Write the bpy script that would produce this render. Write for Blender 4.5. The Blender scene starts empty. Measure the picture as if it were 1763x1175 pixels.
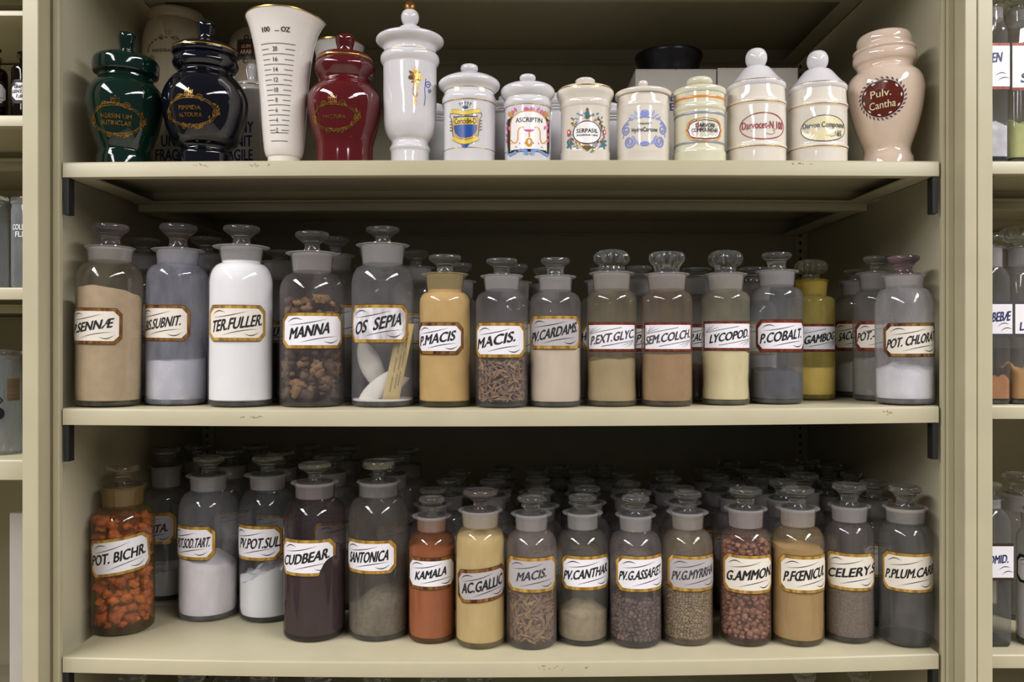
import bpy, bmesh, math, random
from math import sin, cos, pi, radians, atan2, asin, sqrt
from mathutils import Vector, Matrix, noise as mnoise

random.seed(11)
SC = bpy.context.scene
COL = SC.collection

# ------------------------------------------------------------------ camera, world, lights, exposure
F = 1423.0                 # focal length in pixels of the 1763 x 1175 frame
CX, CY = 881.5, 587.5
CAM_D = 0.861              # camera to the front edge of the shelves
CAM_Z = 1.25
cam = bpy.data.cameras.new('camera')
cam.sensor_fit = 'HORIZONTAL'; cam.sensor_width = 36.0
cam.lens = F / 1763.0 * 36.0
cam.clip_start = 0.02
camo = bpy.data.objects.new('camera', cam); COL.objects.link(camo)
camo.location = (0, -CAM_D, CAM_Z); camo.rotation_euler = (pi / 2, 0, 0)
SC.camera = camo

world = bpy.data.worlds.new('world'); SC.world = world; world.use_nodes = True
world.node_tree.nodes['Background'].inputs[0].default_value = (0.95, 0.97, 1.0, 1)
world.node_tree.nodes['Background'].inputs[1].default_value = 0.13

LAMP_NEAR, LAMP_FAR = 84.0, 46.0
def lamp(x, y, z, lx, ly, watts):
    l = bpy.data.lights.new('fluorescent_tube_light', 'AREA')
    l.shape = 'RECTANGLE'; l.size = lx; l.size_y = ly; l.energy = watts
    l.color = (1.0, 0.965, 0.97)
    o = bpy.data.objects.new('fluorescent_tube_light', l); COL.objects.link(o)
    o.location = (x, y, z)
    return o
# two rows of ceiling tubes running away from the shelves over the aisle, two tubes to a row
for sx in (-1, 1):
    lamp(sx * 1.40, -1.10, CAM_Z + 1.15, 0.42, 1.60, LAMP_NEAR)
    lamp(sx * 1.40, -2.90, CAM_Z + 1.15, 0.42, 1.75, LAMP_FAR)

SC.view_settings.view_transform = 'Standard'
SC.view_settings.look = 'None'
SC.view_settings.exposure = -0.36
SC.view_settings.gamma = 1.0
SC.view_settings.use_curve_mapping = False
SC.cycles.max_bounces = 12
SC.cycles.transparent_max_bounces = 40
SC.cycles.transmission_bounces = 10
SC.cycles.glossy_bounces = 4
SC.cycles.diffuse_bounces = 4
SC.cycles.caustics_reflective = False
SC.cycles.caustics_refractive = False
SC.cycles.sample_clamp_indirect = 8.0

# ------------------------------------------------------------------ helpers
def lin(c):
    return tuple((v / 255 / 12.92 if v / 255 <= 0.04045 else ((v / 255 + 0.055) / 1.055) ** 2.4) for v in c) + (1.0,)

def px2x(px, D): return (px - CX) / F * D
def px2z(py, D): return CAM_Z - (py - CY) / F * D

def setp(o, label=None, cat=None, group=None, kind=None):
    if label: o['label'] = label
    if cat: o['category'] = cat
    if group: o['group'] = group
    if kind: o['kind'] = kind
    return o

def empty(name, loc, label=None, cat=None, group=None, lean=0.0):
    o = bpy.data.objects.new(name, None); COL.objects.link(o)
    o.location = loc; o.rotation_euler = (0, radians(lean), 0)
    o.empty_display_size = 0.01
    return setp(o, label, cat, group)

def copy_tree(o, parent=None):
    c = o.copy(); COL.objects.link(c)
    if parent is not None: c.parent = parent
    for ch in list(o.children): copy_tree(ch, c)
    return c

class MB:
    """collects vertices and faces with material numbers; build() links ONE mesh object"""
    def __init__(s): s.v = []; s.f = []; s.m = []
    def vert(s, p): s.v.append(tuple(p)); return len(s.v) - 1
    def face(s, idx, m=0): s.f.append(tuple(idx)); s.m.append(m)
    def box(s, x0, x1, y0, y1, z0, z1, m=0):
        b = len(s.v)
        for z in (z0, z1):
            for (x, y) in ((x0, y0), (x1, y0), (x1, y1), (x0, y1)): s.vert((x, y, z))
        for q in ((3, 2, 1, 0), (4, 5, 6, 7), (0, 1, 5, 4), (1, 2, 6, 5), (2, 3, 7, 6), (3, 0, 4, 7)):
            s.face([b + i for i in q], m)
    def lathe(s, prof, n=48, m=0, close_top=False, close_bottom=False, fr=None):
        rings = []
        for k, (r, z) in enumerate(prof):
            ring = []
            for i in range(n):
                a = 2 * pi * i / n
                rr, zz = (r, z) if fr is None else fr(r, z, a)
                ring.append(s.vert((rr * cos(a), rr * sin(a), zz)))
            rings.append(ring)
        for k in range(len(rings) - 1):
            A, B = rings[k], rings[k + 1]
            for i in range(n):
                j = (i + 1) % n
                s.face((A[i], A[j], B[j], B[i]), m)
        if close_bottom: s.face(list(reversed(rings[0])), m)
        if close_top: s.face(rings[-1], m)
    def grid(s, fn, us, vs, m=0):
        """fn(u, v) -> point"""
        idx = [[s.vert(fn(u, v)) for v in vs] for u in us]
        for i in range(len(us) - 1):
            for j in range(len(vs) - 1):
                s.face((idx[i][j], idx[i + 1][j], idx[i + 1][j + 1], idx[i][j + 1]), m)
    def build(s, name, mats, parent=None, smooth=True, sharp=35):
        me = bpy.data.meshes.new(name)
        me.from_pydata(s.v, [], s.f)
        if not isinstance(mats, (list, tuple)): mats = [mats]
        for mt in mats: me.materials.append(mt)
        me.polygons.foreach_set('material_index', s.m)
        me.update()
        if smooth:
            me.shade_smooth()
            me.set_sharp_from_angle(angle=radians(sharp))
        o = bpy.data.objects.new(name, me); COL.objects.link(o)
        if parent is not None: o.parent = parent
        return o

def bevel_obj(o, w, seg=2):
    b = o.modifiers.new('edge', 'BEVEL'); b.width = w; b.segments = seg; b.limit_method = 'ANGLE'
    return o

def catmull(pts, steps=5):
    if len(pts) < 3: return list(pts)
    out = []
    P = [pts[0]] + list(pts) + [pts[-1]]
    for i in range(1, len(P) - 2):
        p0, p1, p2, p3 = P[i - 1], P[i], P[i + 1], P[i + 2]
        for k in range(steps):
            t = k / steps
            out.append(tuple(0.5 * (2 * p1[a] + (p2[a] - p0[a]) * t + (2 * p0[a] - 5 * p1[a] + 4 * p2[a] - p3[a]) * t * t
                                    + (3 * p1[a] - p0[a] - 3 * p2[a] + p3[a]) * t ** 3) for a in (0, 1)))
    out.append(pts[-1])
    return out

# ------------------------------------------------------------------ materials
def new_mat(name):
    m = bpy.data.materials.new(name); m.use_nodes = True
    nt = m.node_tree; nt.nodes.clear()
    out = nt.nodes.new('ShaderNodeOutputMaterial')
    return m, nt, out
def N(nt, t, **kw):
    n = nt.nodes.new(t)
    for k, v in kw.items(): setattr(n, k, v)
    return n

def principled(name, col, rough=0.5, metal=0.0, coat=0.0, spec=0.5, var=0.0, scale=40, bump=0.0, col2=None, stretch=None, detail=4.0):
    m, nt, out = new_mat(name)
    p = N(nt, 'ShaderNodeBsdfPrincipled')
    p.inputs['Roughness'].default_value = rough
    p.inputs['Metallic'].default_value = metal
    p.inputs['Coat Weight'].default_value = coat
    p.inputs['Coat Roughness'].default_value = 0.03
    p.inputs['Specular IOR Level'].default_value = spec
    p.inputs['Base Color'].default_value = col
    if var or col2 or bump:
        tc = N(nt, 'ShaderNodeTexCoord'); mp = N(nt, 'ShaderNodeMapping')
        nt.links.new(tc.outputs['Object'], mp.inputs[0])
        if stretch: mp.inputs['Scale'].default_value = stretch
        nz = N(nt, 'ShaderNodeTexNoise'); nz.inputs['Scale'].default_value = scale; nz.inputs['Detail'].default_value = detail
        nt.links.new(mp.outputs[0], nz.inputs['Vector'])
        if var or col2:
            r = N(nt, 'ShaderNodeValToRGB')
            r.color_ramp.elements[0].position = 0.35; r.color_ramp.elements[1].position = 0.65
            c2 = col2 or tuple(c * (1 - var) for c in col[:3]) + (1,)
            r.color_ramp.elements[0].color = c2; r.color_ramp.elements[1].color = col
            nt.links.new(nz.outputs['Fac'], r.inputs[0]); nt.links.new(r.outputs[0], p.inputs['Base Color'])
        if bump:
            b = N(nt, 'ShaderNodeBump'); b.inputs['Strength'].default_value = bump; b.inputs['Distance'].default_value = 0.001
            nt.links.new(nz.outputs['Fac'], b.inputs['Height']); nt.links.new(b.outputs[0], p.inputs['Normal'])
    nt.links.new(p.outputs[0], out.inputs[0])
    return m

def lumps_mat(name, cols, rough=0.6, grain=600):
    m, nt, out = new_mat(name)
    p = N(nt, 'ShaderNodeBsdfPrincipled'); p.inputs['Roughness'].default_value = rough
    g = N(nt, 'ShaderNodeNewGeometry'); r = N(nt, 'ShaderNodeValToRGB')
    el = r.color_ramp.elements
    while len(el) < len(cols): el.new(0.5)
    for i, c in enumerate(cols): el[i].position = i / (len(cols) - 1); el[i].color = c
    nt.links.new(g.outputs['Random Per Island'], r.inputs[0])
    tc = N(nt, 'ShaderNodeTexCoord'); nz = N(nt, 'ShaderNodeTexNoise'); nz.inputs['Scale'].default_value = grain
    nt.links.new(tc.outputs['Object'], nz.inputs['Vector'])
    mx = N(nt, 'ShaderNodeMix', data_type='RGBA', blend_type='MULTIPLY'); mx.inputs[0].default_value = 0.55
    nt.links.new(r.outputs[0], mx.inputs[6])
    r2 = N(nt, 'ShaderNodeValToRGB'); r2.color_ramp.elements[0].position = 0.3; r2.color_ramp.elements[1].position = 0.7
    r2.color_ramp.elements[0].color = (0.35, 0.35, 0.35, 1); r2.color_ramp.elements[1].color = (1.25, 1.25, 1.25, 1)
    nt.links.new(nz.outputs['Fac'], r2.inputs[0]); nt.links.new(r2.outputs[0], mx.inputs[7])
    nt.links.new(mx.outputs[2], p.inputs['Base Color'])
    b = N(nt, 'ShaderNodeBump'); b.inputs['Strength'].default_value = 0.5; b.inputs['Distance'].default_value = 0.0008
    nt.links.new(nz.outputs['Fac'], b.inputs['Height']); nt.links.new(b.outputs[0], p.inputs['Normal'])
    nt.links.new(p.outputs[0], out.inputs[0])
    return m

_gl = {}
def shell_glass(haze=0.06, hcol=(200, 200, 205), tint=(249, 250, 249), edge=0.62):
    """thin blown-glass wall: clear face on, darker where one looks along it, with a film of dust inside"""
    haze = min(0.58, haze * 1.9); key = (haze, hcol, tint, edge)
    if key in _gl: return _gl[key]
    m, nt, out = new_mat('bottle_glass')
    lw = N(nt, 'ShaderNodeLayerWeight'); lw.inputs['Blend'].default_value = 0.5
    # transmission colour by viewing angle (path length in the wall)
    pw = N(nt, 'ShaderNodeMath', operation='POWER'); pw.inputs[1].default_value = 3.0
    nt.links.new(lw.outputs['Facing'], pw.inputs[0])
    mc = N(nt, 'ShaderNodeMix', data_type='RGBA')
    t = lin(tint)
    mc.inputs[6].default_value = t
    mc.inputs[7].default_value = tuple(c * edge for c in t[:3]) + (1,)
    nt.links.new(pw.outputs[0], mc.inputs[0])
    tr = N(nt, 'ShaderNodeBsdfTransparent'); nt.links.new(mc.outputs[2], tr.inputs[0])
    # film of dust
    tc = N(nt, 'ShaderNodeTexCoord'); mp = N(nt, 'ShaderNodeMapping'); mp.inputs['Scale'].default_value = (1, 1, 0.35)
    nt.links.new(tc.outputs['Object'], mp.inputs[0])
    nz = N(nt, 'ShaderNodeTexNoise'); nz.inputs['Scale'].default_value = 55; nz.inputs['Detail'].default_value = 5
    nt.links.new(mp.outputs[0], nz.inputs['Vector'])
    mr = N(nt, 'ShaderNodeMapRange'); mr.inputs[1].default_value = 0.3; mr.inputs[2].default_value = 0.75
    mr.inputs[3].default_value = haze * 0.55; mr.inputs[4].default_value = min(1.0, haze * 1.35)
    nt.links.new(nz.outputs['Fac'], mr.inputs[0])
    df = N(nt, 'ShaderNodeBsdfDiffuse'); df.inputs[0].default_value = lin(hcol)
    ts = N(nt, 'ShaderNodeBsdfTranslucent'); ts.inputs[0].default_value = lin(hcol)
    dm = N(nt, 'ShaderNodeMixShader'); dm.inputs[0].default_value = 0.4
    nt.links.new(df.outputs[0], dm.inputs[1]); nt.links.new(ts.outputs[0], dm.inputs[2])
    m1 = N(nt, 'ShaderNodeMixShader')
    nt.links.new(mr.outputs[0], m1.inputs[0]); nt.links.new(tr.outputs[0], m1.inputs[1]); nt.links.new(dm.outputs[0], m1.inputs[2])
    # reflection of the outer face
    p5 = N(nt, 'ShaderNodeMath', operation='POWER'); p5.inputs[1].default_value = 5.0
    nt.links.new(lw.outputs['Facing'], p5.inputs[0])
    sc = N(nt, 'ShaderNodeMath', operation='MULTIPLY_ADD'); sc.inputs[1].default_value = 0.55; sc.inputs[2].default_value = 0.05
    nt.links.new(p5.outputs[0], sc.inputs[0])
    gl = N(nt, 'ShaderNodeBsdfGlossy'); gl.inputs['Roughness'].default_value = 0.03
    bn = N(nt, 'ShaderNodeTexNoise'); bn.inputs['Scale'].default_value = 28; bn.inputs['Detail'].default_value = 1
    nt.links.new(mp.outputs[0], bn.inputs['Vector'])
    bp = N(nt, 'ShaderNodeBump'); bp.inputs['Strength'].default_value = 0.12; bp.inputs['Distance'].default_value = 0.002
    nt.links.new(bn.outputs['Fac'], bp.inputs['Height']); nt.links.new(bp.outputs[0], gl.inputs['Normal'])
    m2 = N(nt, 'ShaderNodeMixShader')
    nt.links.new(sc.outputs[0], m2.inputs[0]); nt.links.new(m1.outputs[0], m2.inputs[1]); nt.links.new(gl.outputs[0], m2.inputs[2])
    nt.links.new(m2.outputs[0], out.inputs[0])
    _gl[key] = m
    return m

_sg = {}
def solid_glass(col=(244, 246, 244), name='solid_glass'):
    if (col, name) in _sg: return _sg[(col, name)]
    m, nt, out = new_mat(name)
    g = N(nt, 'ShaderNodeBsdfGlass'); g.inputs['Color'].default_value = lin(col); g.inputs['IOR'].default_value = 1.47
    g.inputs['Roughness'].default_value = 0.0
    t = N(nt, 'ShaderNodeBsdfTransparent'); t.inputs[0].default_value = lin(col)
    mx = N(nt, 'ShaderNodeMixShader'); mx.inputs[0].default_value = 0.08
    nt.links.new(g.outputs[0], mx.inputs[1]); nt.links.new(t.outputs[0], mx.inputs[2])
    if name == 'solid_glass':
        d = N(nt, 'ShaderNodeBsdfDiffuse'); d.inputs[0].default_value = (0.75, 0.73, 0.73, 1)
        m3 = N(nt, 'ShaderNodeMixShader'); m3.inputs[0].default_value = 0.045
        nt.links.new(mx.outputs[0], m3.inputs[1]); nt.links.new(d.outputs[0], m3.inputs[2]); mx = m3
    nt.links.new(mx.outputs[0], out.inputs[0])
    _sg[(col, name)] = m
    return m

_fr = {}
def frosted(col=(205, 200, 200), clear=0.36):
    if (col, clear) in _fr: return _fr[(col, clear)]
    m, nt, out = new_mat('ground_glass')
    d = N(nt, 'ShaderNodeBsdfDiffuse'); d.inputs[0].default_value = lin(col)
    t = N(nt, 'ShaderNodeBsdfTranslucent'); t.inputs[0].default_value = lin(col)
    tr = N(nt, 'ShaderNodeBsdfTransparent')
    a = N(nt, 'ShaderNodeMixShader'); a.inputs[0].default_value = 0.45
    nt.links.new(d.outputs[0], a.inputs[1]); nt.links.new(t.outputs[0], a.inputs[2])
    b = N(nt, 'ShaderNodeMixShader'); b.inputs[0].default_value = clear
    nt.links.new(a.outputs[0], b.inputs[1]); nt.links.new(tr.outputs[0], b.inputs[2])
    nt.links.new(b.outputs[0], out.inputs[0])
    _fr[(col, clear)] = m
    return m

_pw = {}
def powder(c, var=0.12, scale=90, bump=0.25, rough=0.9):
    key = (c, var, scale, bump)
    if key not in _pw:
        _pw[key] = principled('powder', lin(c), rough, spec=0.1, var=var, scale=scale, bump=bump)
    return _pw[key]

_cer = {}
def ceramic(c, rough=0.06):
    if (c, rough) not in _cer:
        _cer[(c, rough)] = principled('glazed_ceramic', lin(c), rough, coat=0.4, spec=0.5, var=0.04, scale=30)
    return _cer[(c, rough)]

STEEL = principled('beige_enamelled_steel', lin((177, 170, 141)), 0.38, spec=0.4, var=0.05, scale=22, bump=0.05)
STEEL_IN = principled('beige_steel_inside', lin((188, 181, 154)), 0.5, spec=0.3, var=0.05, scale=18)
SCUFF = principled('scuffed_paint', lin((150, 132, 98)), 0.6)
BLACK = principled('black_slot', lin((18, 17, 15)), 0.6)
INK = principled('black_ink', lin((22, 22, 26)), 0.45)
GREYINK = principled('grey_ink', lin((58, 56, 60)), 0.5)
BLUEINK = principled('blue_ink', lin((35, 38, 92)), 0.5)
LABELWHITE = principled('label_white', lin((232, 230, 235)), 0.35, var=0.03, scale=60)
LABELCREAM = principled('label_cream', lin((226, 219, 206)), 0.4, var=0.05, scale=60)
LABELGREY = principled('label_grey', lin((176, 171, 172)), 0.4, var=0.06, scale=60)
LABELMOTTLE = principled('label_mottled', lin((232, 230, 235)), 0.35, scale=95, col2=lin((176, 172, 176)), detail=2.0, stretch=(1, 1, 0.6))
GOLDFOIL = principled('gold_foil', lin((214, 172, 80)), 0.30, metal=0.40, scale=60, col2=lin((146, 104, 40)), stretch=(3, 3, 0.6))
BROWNFOIL = principled('brown_foil', lin((160, 118, 56)), 0.32, metal=0.35, scale=70, col2=lin((78, 34, 24)), stretch=(3, 3, 0.6))
REDFOIL = principled('red_foil', lin((140, 62, 42)), 0.35, metal=0.35, scale=80, col2=lin((92, 36, 26)), stretch=(3, 3, 0.6))
DARKLINE = principled('dark_outline', lin((60, 40, 22)), 0.4)
GILT = principled('gilt', lin((196, 152, 70)), 0.22, metal=0.9)
FOILS = {'gold': GOLDFOIL, 'brown': BROWNFOIL, 'red': REDFOIL, 'black': BLACK}

# ------------------------------------------------------------------ text as flat polygons
_txt = {}
def text_polys(s, bold=0.02):
    key = (s, bold)
    if key in _txt: return _txt[key]
    cu = bpy.data.curves.new('lettering', 'FONT'); cu.body = s; cu.size = 1.0; cu.offset = bold
    cu.resolution_u = 3; cu.fill_mode = 'FRONT'
    ob = bpy.data.objects.new('lettering', cu); COL.objects.link(ob)
    bpy.context.view_layer.update()
    dg = bpy.context.evaluated_depsgraph_get()
    me = bpy.data.meshes.new_from_object(ob.evaluated_get(dg), depsgraph=dg)
    vs = [(v.co.x, v.co.y) for v in me.vertices]; fs = [tuple(p.vertices) for p in me.polygons]
    bpy.data.objects.remove(ob, do_unlink=True); bpy.data.curves.remove(cu); bpy.data.meshes.remove(me)
    _txt[key] = (vs, fs)
    return _txt[key]

class Decal:
    """flat shapes laid on a curved surface: surf(u, v, lift) -> local point; u along the surface, v up"""
    def __init__(s, surf): s.mb = MB(); s.surf = surf; s.mats = []; s.tilt = 0.0; s.o = (0, 0)
    def mi(s, m):
        if m not in s.mats: s.mats.append(m)
        return s.mats.index(m)
    def P(s, u, v, e):
        c, d = cos(s.tilt), sin(s.tilt)
        return s.surf(s.o[0] + u * c - v * d, s.o[1] + u * d + v * c, e)
    def poly(s, pts, m, e):
        ids = [s.mb.vert(s.P(u, v, e)) for u, v in pts]; s.mb.face(ids, s.mi(m))
    def band(s, us, lo, hi, m, e):
        """filled area between lo(u) and hi(u)"""
        k = s.mi(m); prev = None
        for u in us:
            a, b = lo(u), hi(u)
            row = [s.mb.vert(s.P(u, a + (b - a) * t / 3, e)) for t in range(4)]
            if prev:
                for j in range(3): s.mb.face((prev[j], row[j], row[j + 1], prev[j + 1]), k)
            prev = row
    def ribbon(s, pts, w, m, e, taper=False, close=False):
        k = s.mi(m); n = len(pts); prev = None; first = None
        for i, (u, v) in enumerate(pts):
            if close: a, b = pts[i - 1], pts[(i + 1) % n]
            else: a, b = pts[max(0, i - 1)], pts[min(n - 1, i + 1)]
            tx, ty = b[0] - a[0], b[1] - a[1]; L = sqrt(tx * tx + ty * ty) or 1
            ww = w * (sin(pi * (i + 0.25) / (n - 0.5)) if taper else 1) / 2
            q = [s.mb.vert(s.P(u - ty / L * ww, v + tx / L * ww, e)), s.mb.vert(s.P(u + ty / L * ww, v - tx / L * ww, e))]
            if prev: s.mb.face((prev[0], prev[1], q[1], q[0]), k)
            else: first = q
            prev = q
        if close: s.mb.face((prev[0], prev[1], first[1], first[0]), k)
    def disc(s, u, v, ru, rv, m, e, n=20):
        k = s.mi(m); c = s.mb.vert(s.P(u, v, e)); last = None
        for rad in (0.5, 1.0):
            ring = [s.mb.vert(s.P(u + ru * rad * cos(2 * pi * i / n), v + rv * rad * sin(2 * pi * i / n), e)) for i in range(n)]
            for i in range(n):
                j = (i + 1) % n
                if last is None: s.mb.face((c, ring[i], ring[j]), k)
                else: s.mb.face((last[i], ring[i], ring[j], last[j]), k)
            last = ring
    def ring(s, u, v, ru, rv, w, m, e, n=28, a0=0, a1=2 * pi):
        full = abs(a1 - a0 - 2 * pi) < 1e-6
        pts = [(u + ru * cos(a0 + (a1 - a0) * i / (n if full else n - 1)), v + rv * sin(a0 + (a1 - a0) * i / (n if full else n - 1))) for i in range(n)]
        s.ribbon(pts, w, m, e, close=full)
    def spiral(s, u, v, r, turns, w, m, e, start=0.0, flip=1, sq=1.0):
        n = int(14 * turns)
        s.ribbon([(u + flip * r * (1 - 0.85 * i / n) * cos(start + 2 * pi * turns * i / n), v + sq * r * (1 - 0.85 * i / n) * sin(start + 2 * pi * turns * i / n)) for i in range(n + 1)], w, m, e)
    def leaf(s, u, v, L, W, ang, m, e):
        n = 7; top = []; bot = []
        for i in range(n):
            t = i / (n - 1); h = W / 2 * sin(pi * t)
            for lst, sg in ((top, 1), (bot, -1)):
                x, y = L * t, sg * h
                lst.append((u + x * cos(ang) - y * sin(ang), v + x * sin(ang) + y * cos(ang)))
        s.poly(top + bot[-2:0:-1], m, e)
    def text(s, t, u, v, w, h, m, e, slope=0.0, shear=0.0, bold=0.02, capref=True, arch=0.0):
        vs, fs = text_polys(t, 0.0)
        if not vs: return
        x0 = min(p[0] for p in vs); x1 = max(p[0] for p in vs); y0 = min(p[1] for p in vs); y1 = max(p[1] for p in vs)
        k = s.mi(m)
        for q, (dx, dy) in enumerate(((0, 0), (1, 0.4), (-1, -0.4), (0.4, 1), (-0.4, -1)) if bold else ((0, 0),)):
            b = len(s.mb.v)
            for (x, y) in vs:
                X = ((x - x0) / (x1 - x0) - 0.5) * w + dx * bold * min(h, 1.5 * w / max(1, len(t))); Y = ((y - y0) / (y1 - y0) - 0.5) * h + dy * bold * h * 0.6
                X += Y * shear
                Y += X * slope - arch * (2 * X / w) ** 2
                s.mb.vert(s.P(u + X, v + Y, e + q * 0.000006))
            for f in fs: s.mb.face([b + i for i in f], k)
    def build(s, name, parent):
        return s.mb.build(name, s.mats, parent, smooth=False)

# ------------------------------------------------------------------ the steel shelving
SHELF_X0, SHELF_X1 = px2x(107, CAM_D), px2x(1617, CAM_D)
SHELF_PX = {'upper': (-165, -165, -165), 'top': (279, 275, 277), 'middle': (703.5, 706, 699.5), 'bottom': (1132, 1140.5, 1126), 'lower': (1569, 1569, 1569),
            'l198': (198,) * 3, 'l495': (495,) * 3, 'l792': (792,) * 3, 'l1420': (1420,) * 3, 'r277': (277,) * 3, 'r698': (698.5,) * 3, 'r1128': (1128,) * 3}
def shelf_z(row, x):
    """height of a shelf's top at x: the loaded boards bend a little"""
    a, b, c = SHELF_PX[row]
    xa, xb, xc = px2x(112, CAM_D), px2x(881.5, CAM_D), px2x(1615, CAM_D)
    py = a * (x - xb) * (x - xc) / ((xa - xb) * (xa - xc)) + b * (x - xa) * (x - xc) / ((xb - xa) * (xb - xc)) + c * (x - xa) * (x - xb) / ((xc - xa) * (xc - xb))
    return px2z(py, CAM_D)

def shelf_mesh(zf, x0, x1, y0, y1, th, n=24):
    mb = MB(); t = 0.0014; lip = 0.013
    prof = [(y1, 0), (y0 + 0.002, 0), (y0 + 0.0006, -0.0006), (y0, -0.002), (y0, -th), (y0 + lip, -th), (y0 + lip, -th + t), (y0 + t, -th + t), (y0 + t, -t),
            (y1 - t, -t), (y1 - t, -th + t), (y1 - lip, -th + t), (y1 - lip, -th), (y1, -th)]
    rows = []
    for i in range(n + 1):
        x = x0 + (x1 - x0) * i / n
        rows.append([mb.vert((x, y, zf(x) + z)) for y, z in prof])
    k = len(prof)
    for i in range(n):
        for j in range(k):
            a, b = j, (j + 1) % k
            mb.face((rows[i][a], rows[i][b], rows[i + 1][b], rows[i + 1][a]))
    mb.face(rows[0]); mb.face(list(reversed(rows[-1])))
    for (xa, xb) in ((x0 + 0.0005, x0 + 0.026), (x1 - 0.026, x1 - 0.0005)):
        z = min(zf(xa), zf(xb)) - th + 0.0005
        mb.box(xa, xb, y0 + 0.003, y1 - 0.003, z, z + 0.002)
        mb.box(xa if xa < 0 and xa == x0 + 0.0005 else xb - 0.0015, xa + 0.0015 if xa == x0 + 0.0005 else xb, y0 + 0.003, y1 - 0.003, z, z + th - 0.002)
    return mb

UNIT_TOP, UNIT_Y1, MIDY = 2.10, 0.445, 0.1715
def shelving(name, label, x0, x1, rows, wl=0.0006, wr=0.0006):
    u = empty(name, ((x0 + x1) / 2, 0.0, 0.0), label, 'shelving unit')
    ox = (x0 + x1) / 2
    def fin(o): o.location = (-ox, 0, 0); return o
    for zf, th in rows:
        fin(shelf_mesh(zf, x0 + 0.0005, x1 - 0.0005, 0.0, MIDY, th).build('shelf', STEEL, u, sharp=50))
        mb = shelf_mesh(lambda x, zf=zf: zf(x) - 0.0005, x0 + 0.0005, x1 - 0.0005, MIDY + 0.003, UNIT_Y1 - 0.02, th + 0.008)
        fin(mb.build('rear_shelf', STEEL_IN, u, sharp=50))
        for sx in (0, 1):
            xa = x0 + 0.0003 if sx == 0 else x1 - 0.0063
            mb = MB(); z = zf(xa) - th - 0.0006
            mb.box(xa, xa + 0.006, 0.0012, 0.012, z - 0.038, z)
            fin(mb.build('painted_dark_notch', BLACK, u, smooth=False))  # solid black strip painting the dark of an open notch under the shelf end
    for sx in (0, 1):
        xa = x0 - wl - 0.0014 if sx == 0 else x1 + wr
        mb = MB(); mb.box(xa, xa + 0.0014, 0.004, UNIT_Y1, 0.02, UNIT_TOP)
        fin(mb.build('side_panel', STEEL_IN, u, smooth=False))
        # slotted rear post
        xr = x0 - wl + 0.0008 if sx == 0 else x1 + wr - 0.0208
        mb = MB(); mb.box(xr, xr + 0.020, UNIT_Y1 - 0.0185, UNIT_Y1 - 0.0165, 0.02, UNIT_TOP)
        k = 0.70
        while k < 1.75:
            mb.box(xr + 0.007, xr + 0.0105, UNIT_Y1 - 0.0190, UNIT_Y1 - 0.0186, k, k + 0.005, 1); k += 0.0125
        fin(mb.build('rear_post', [STEEL_IN, BLACK], u, smooth=False))
    mb = MB(); mb.box(x0 - wl, x1 + wr, UNIT_Y1 - 0.016, UNIT_Y1, 0.02, UNIT_TOP)
    fin(mb.build('back_panel', STEEL_IN, u, smooth=False))
    return u, fin

def row_fn(r): return lambda x: shelf_z(r, x)
def flat_fn(py): return lambda x: px2z(py, CAM_D)

unit, fin = shelving('steel_shelving_unit', 'beige steel shelving unit holding the labelled apothecary bottles and jars', SHELF_X0, SHELF_X1,
                     [(row_fn('upper'), 0.0165), (row_fn('top'), 0.0160), (row_fn('middle'), 0.0172), (row_fn('bottom'), 0.0160), (row_fn('lower'), 0.0165)], wl=0.0155, wr=0.0162)
# front posts of the middle unit, with the set-back flange that closes the shelf ends
FD = CAM_D - 0.0235
mb = MB()
mb.box(px2x(88, CAM_D) + 0.0035, SHELF_X0 - 0.0012, -0.0035, 0.004, 0.0, UNIT_TOP)
mb.box(px2x(88, CAM_D) - 0.001, px2x(88, CAM_D) + 0.0028, 0.0, 0.004, 0.0, UNIT_TOP)
fin(bevel_obj(mb.build('front_post', STEEL, unit, smooth=False), 0.0008))
mb = MB()
mb.box(SHELF_X1 + 0.0028, SHELF_X1 + 0.0068, 0.0, 0.006, 0.0, UNIT_TOP)
mb.box(SHELF_X1 + 0.0068, px2x(1640, CAM_D), -0.0035, 0.004, 0.0, UNIT_TOP)
mb.box(px2x(1640, CAM_D), px2x(1682.2, FD), -0.0235, 0.004, 0.0, UNIT_TOP)
fin(bevel_obj(mb.build('front_post', STEEL, unit, smooth=False), 0.0010))

LU_X1 = px2x(66, FD); LU_IN = px2x(38, FD)
lunit, lfin = shelving('steel_shelving_unit', 'neighbouring beige steel shelving unit holding dark tincture bottles and specimen jars', -0.98, LU_IN - 0.001,
                       [(flat_fn(-150), 0.0165), (flat_fn(17), 0.0060), (flat_fn(198), 0.0115), (flat_fn(495), 0.0125), (flat_fn(792), 0.0210), (flat_fn(1420), 0.0165)])
mb = MB(); mb.box(LU_IN, LU_X1, -0.0235, -0.0006, 0.0, UNIT_TOP)
lfin(bevel_obj(mb.build('front_post', STEEL, lunit, smooth=False), 0.0010))
RU_X0 = px2x(1683.4, FD); RU_IN = px2x(1709.5, FD)
runit, rfin = shelving('steel_shelving_unit', 'neighbouring beige steel shelving unit holding square bottles with white and brown labels', RU_IN + 0.001, 0.96,
                       [(flat_fn(-150), 0.0165), (flat_fn(277), 0.0135), (flat_fn(698.5), 0.0140), (flat_fn(1128), 0.0140), (flat_fn(1560), 0.0165)])
mb = MB(); mb.box(RU_X0, RU_IN, -0.0235, 0.004, 0.0, UNIT_TOP)
rfin(bevel_obj(mb.build('front_post', STEEL, runit, smooth=False), 0.0010))

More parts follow.
